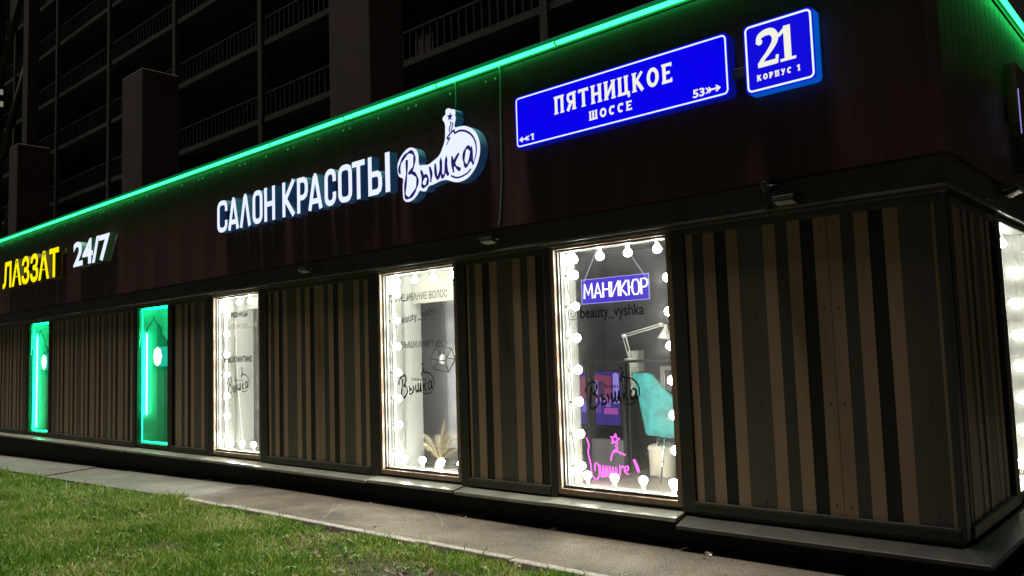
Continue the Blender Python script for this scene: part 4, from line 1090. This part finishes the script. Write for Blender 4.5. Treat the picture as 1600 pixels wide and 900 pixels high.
o = MB().tube(spline([(-5.574, -.095, 4.30), (-5.572, -.092, 4.15), (-5.568, -.1, 4.02)], 5), .006, 6).obj('cable', M['gret']); tag(o, 'short thin cable dropping from the neon to the round sign', 'cable')
o = MB().tube(spline([(-4.983, -.10, 4.35), (-4.975, -.095, 4.2), (-4.985, -.09, 3.9), (-4.99, -.092, 3.5), (-5.0, -.09, 3.2), (-5.03, -.088, 2.9), (-5.06, -.088, 2.79)], 5), .008, 6).obj('cable', M['gret']); tag(o, 'long cable hanging down the fascia left of the street sign', 'cable')
def flood(loc, tilt, yawd, label, size=1.0):
    root = empty('floodlight', loc, label, 'floodlight', 'small floodlights under the fascia'); root.rotation_euler = (0, 0, math.radians(yawd))
    R2 = Matrix.Rotation(math.radians(tilt), 4, 'X')
    def T(mb): mb.v = [tuple(Vector((0, -.09, 0)) + (R2 @ Vector(v))) for v in mb.v]; return mb
    s = size
    T(MB().box(-.075*s, .075*s, -.02, .02, -.05*s, .05*s)).obj('housing', M['black_metal'], root, bevel=.006)
    mb = MB()
    for k in range(6): mb.box(-.06*s+k*.022*s, -.055*s+k*.022*s, .0205, .035, -.04*s, .04*s)
    T(mb).obj('cooling_fins', M['black_metal'], root)
    T(MB().box(-.064*s, .064*s, -.0225, -.0205, -.04*s, .04*s)).obj('lens', M['lens'], root)
    MB().tube([(-.085*s, -.09, 0), (-.085*s, -.012, .0), (.085*s, -.012, .0), (.085*s, -.09, 0)], .006, 6).obj('bracket', M['black_metal'], root)
    return root
flood((-2.30, -.055, 2.61), 80, 0, 'small black floodlight facing down above the wide striped panel', 1.05)
flood((-2.36, -.09, 2.72), 20, -68, 'small black floodlight turned left above the wide striped panel', .8)
flood((-5.13, -.06, 2.66), 78, 0, 'small floodlight facing down between hair and manicure windows', 1.05)
flood((-8.08, -.06, 2.66), 78, 0, 'small floodlight facing down between eyelash and hair windows', 1.05)
flood((X_C+.06, 1.45, 2.70), 70, 90, 'small floodlight facing down on the side wall past the corner', 1.15)
# thin lit edges of a sign box on the side wall
root = empty('side_sign_box', (X_C+.1, 2.0, 3.2), 'dark sign box on the side wall with thin bluish lit edges', 'sign')
keep(MB().box(X_C+.10, X_C+.18, 1.78, 3.3, 3.3, 3.78).obj('sign_case', M['fascia2'], bevel=.004), root)
keep(MB().box(X_C+.181, X_C+.187, 1.775, 1.785, 3.20, 3.56).obj('lit_edge', M['ledline']), root)
keep(MB().box(X_C+.181, X_C+.187, 1.97, 1.98, 3.08, 3.22).obj('lit_edge', M['ledline']), root)
keep(MB().box(X_C+.181, X_C+.187, 2.5, 2.51, 3.3, 3.80).obj('lit_edge', M['ledline']), root)
# crumpled paper on the path
mb = MB(); 
for k in range(7):
    a = k*.9; c = Vector((-3.03+.02*math.cos(a), -.14+.02*math.sin(a), .115)); u = Vector((random.uniform(-1, 1), random.uniform(-1, 1), random.uniform(-.5, .5)))*.03; v = Vector((random.uniform(-1, 1), random.uniform(-1, 1), random.uniform(-.5, .5)))*.025
    mb.add([c-u, c+v, c+u, c-v], [(0, 1, 2), (0, 2, 3)])
o = mb.obj('crumpled_paper', M['paper']); tag(o, 'crumpled white paper lying at the foot of the dark plinth', 'litter')

# ================================================================== BUILDINGS BEHIND
blk = empty('apartment_block', (-30, 12, 0), 'dark apartment block with balcony rows rising behind the shop', 'building')
def bpart(mb, name, m, bevel=0):
    o = mb.obj(name, m, bevel=bevel); keep(o, blk); return o
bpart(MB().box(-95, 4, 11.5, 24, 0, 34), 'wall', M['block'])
BAY = 6.6
LV = [7.4, 10.2, 13.0, 15.8, 18.6, 21.4]
for k in range(11):
    x1 = -6-k*BAY; x0 = x1-BAY+.25
    for z in LV:
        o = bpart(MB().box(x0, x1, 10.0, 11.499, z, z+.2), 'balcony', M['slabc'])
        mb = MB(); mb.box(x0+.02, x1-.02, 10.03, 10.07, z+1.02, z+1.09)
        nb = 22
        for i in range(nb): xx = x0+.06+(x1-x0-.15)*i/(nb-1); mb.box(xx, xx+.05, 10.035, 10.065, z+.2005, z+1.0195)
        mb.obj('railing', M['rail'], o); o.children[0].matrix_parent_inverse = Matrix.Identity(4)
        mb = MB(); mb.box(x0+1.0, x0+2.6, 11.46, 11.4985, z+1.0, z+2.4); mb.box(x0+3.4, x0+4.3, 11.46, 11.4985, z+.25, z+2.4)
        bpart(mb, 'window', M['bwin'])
    bpart(MB().box(x1+.0, x1+.24, 9.9, 11.498, 4, 26), 'divider', M['pierl'])
bpart(MB().box(-17.5, -16.7, 10.071, 10.09, 10.22, 10.98), 'curtain', M['pier'])
def bp(X0, X1, Y0, Y1, Z1_, m, lab, nm='chimney_shaft'):
    o = MB().box(X0, X1, Y0, Y1, 4.05, Z1_).obj(nm, m); return tag(o, lab, 'shaft')
for q, m_, lab in (((-24.57, -23.18, 4.6, 5.7, 4.051, 10.26), 'pier', 'square brown brick shaft rising from the shop roof, lower than its neighbour'),
                   ((-14.0, -12.63, 4.5, 5.4, 4.051, 22), 'pier', 'tall brown shaft rising out of view above the salon letters'),
                   ((-39.45, -38.38, 6.0, 7.3, 4.051, 11.3), 'pier', 'brown brick shaft at the far left edge above the neon')):
    o = MB().box(*q).obj('brick_shaft', M[m_], bevel=.03); tag(o, lab, 'shaft')
# steel mast with bracing beside the far shaft
root = empty('lattice_mast', (-44, 8, 0), 'dim steel lattice mast at the upper left edge', 'mast')
keep(MB().box(-44.4, -43.7, 8, 8.5, 4.051, 30).obj('post', M['pierl']), root); keep(MB().box(-49.6, -48.9, 8, 8.5, 4.051, 30).obj('post', M['pierl']), root)
for k in range(4):
    z = 7+k*5; keep(MB().tube([(-48.9, 8.2, z), (-44.4, 8.2, z+5)], .16, 6).obj('brace', M['pierl']), root)
for k, (x_, z_) in enumerate(((-47.35, 16.0), (-47.3, 15.35))):
    r = empty('wall_lamp', (x_, 7.9, z_), ['upper small pale lamp beside the far left mast', 'lower small pale lamp beside the far left mast'][k], 'lamp', 'lamps on the mast')
    MB().lathe([(.0005, 0), (.09, .02), (.09, .26), (.0005, .28)], 10).obj('lamp_glass', M['lamplit'], r); MB().box(-.08, .08, .0, .3, .30, .36).obj('arm', M['black_metal'], r)
# unseen tree added by the corner, its crown placed to shade the right end
root = empty('shade_tree', (1.9, -2.6, .1), 'unseen tree added by the corner, its crown shading the path end', 'tree')
MB().tube([(0, 0, -.1), (.05, .02, 2), (-.1, .1, 4.2), (-.6, .35, 6.2), (-1.5, .7, 8)], [.17, .14, .12, .08, .03], 10).obj('trunk', M['pierl'], root)
mb = MB()
for _ in range(60):
    c = Vector((random.gauss(-1.9, 1.3), random.gauss(.9, 1.1), random.uniform(6.6, 9.0)))
    for _ in range(60):
        p = c+Vector((random.gauss(0, .38), random.gauss(0, .38), random.gauss(0, .3))); u = Vector((random.gauss(0, 1), random.gauss(0, 1), random.gauss(0, .6))).normalized()*.075; v = u.orthogonal()*.7
        mb.add([p-u, p-v, p+u, p+v], [(0, 1, 2, 3)])
mb.obj('crown', M['treeleaf'], root)
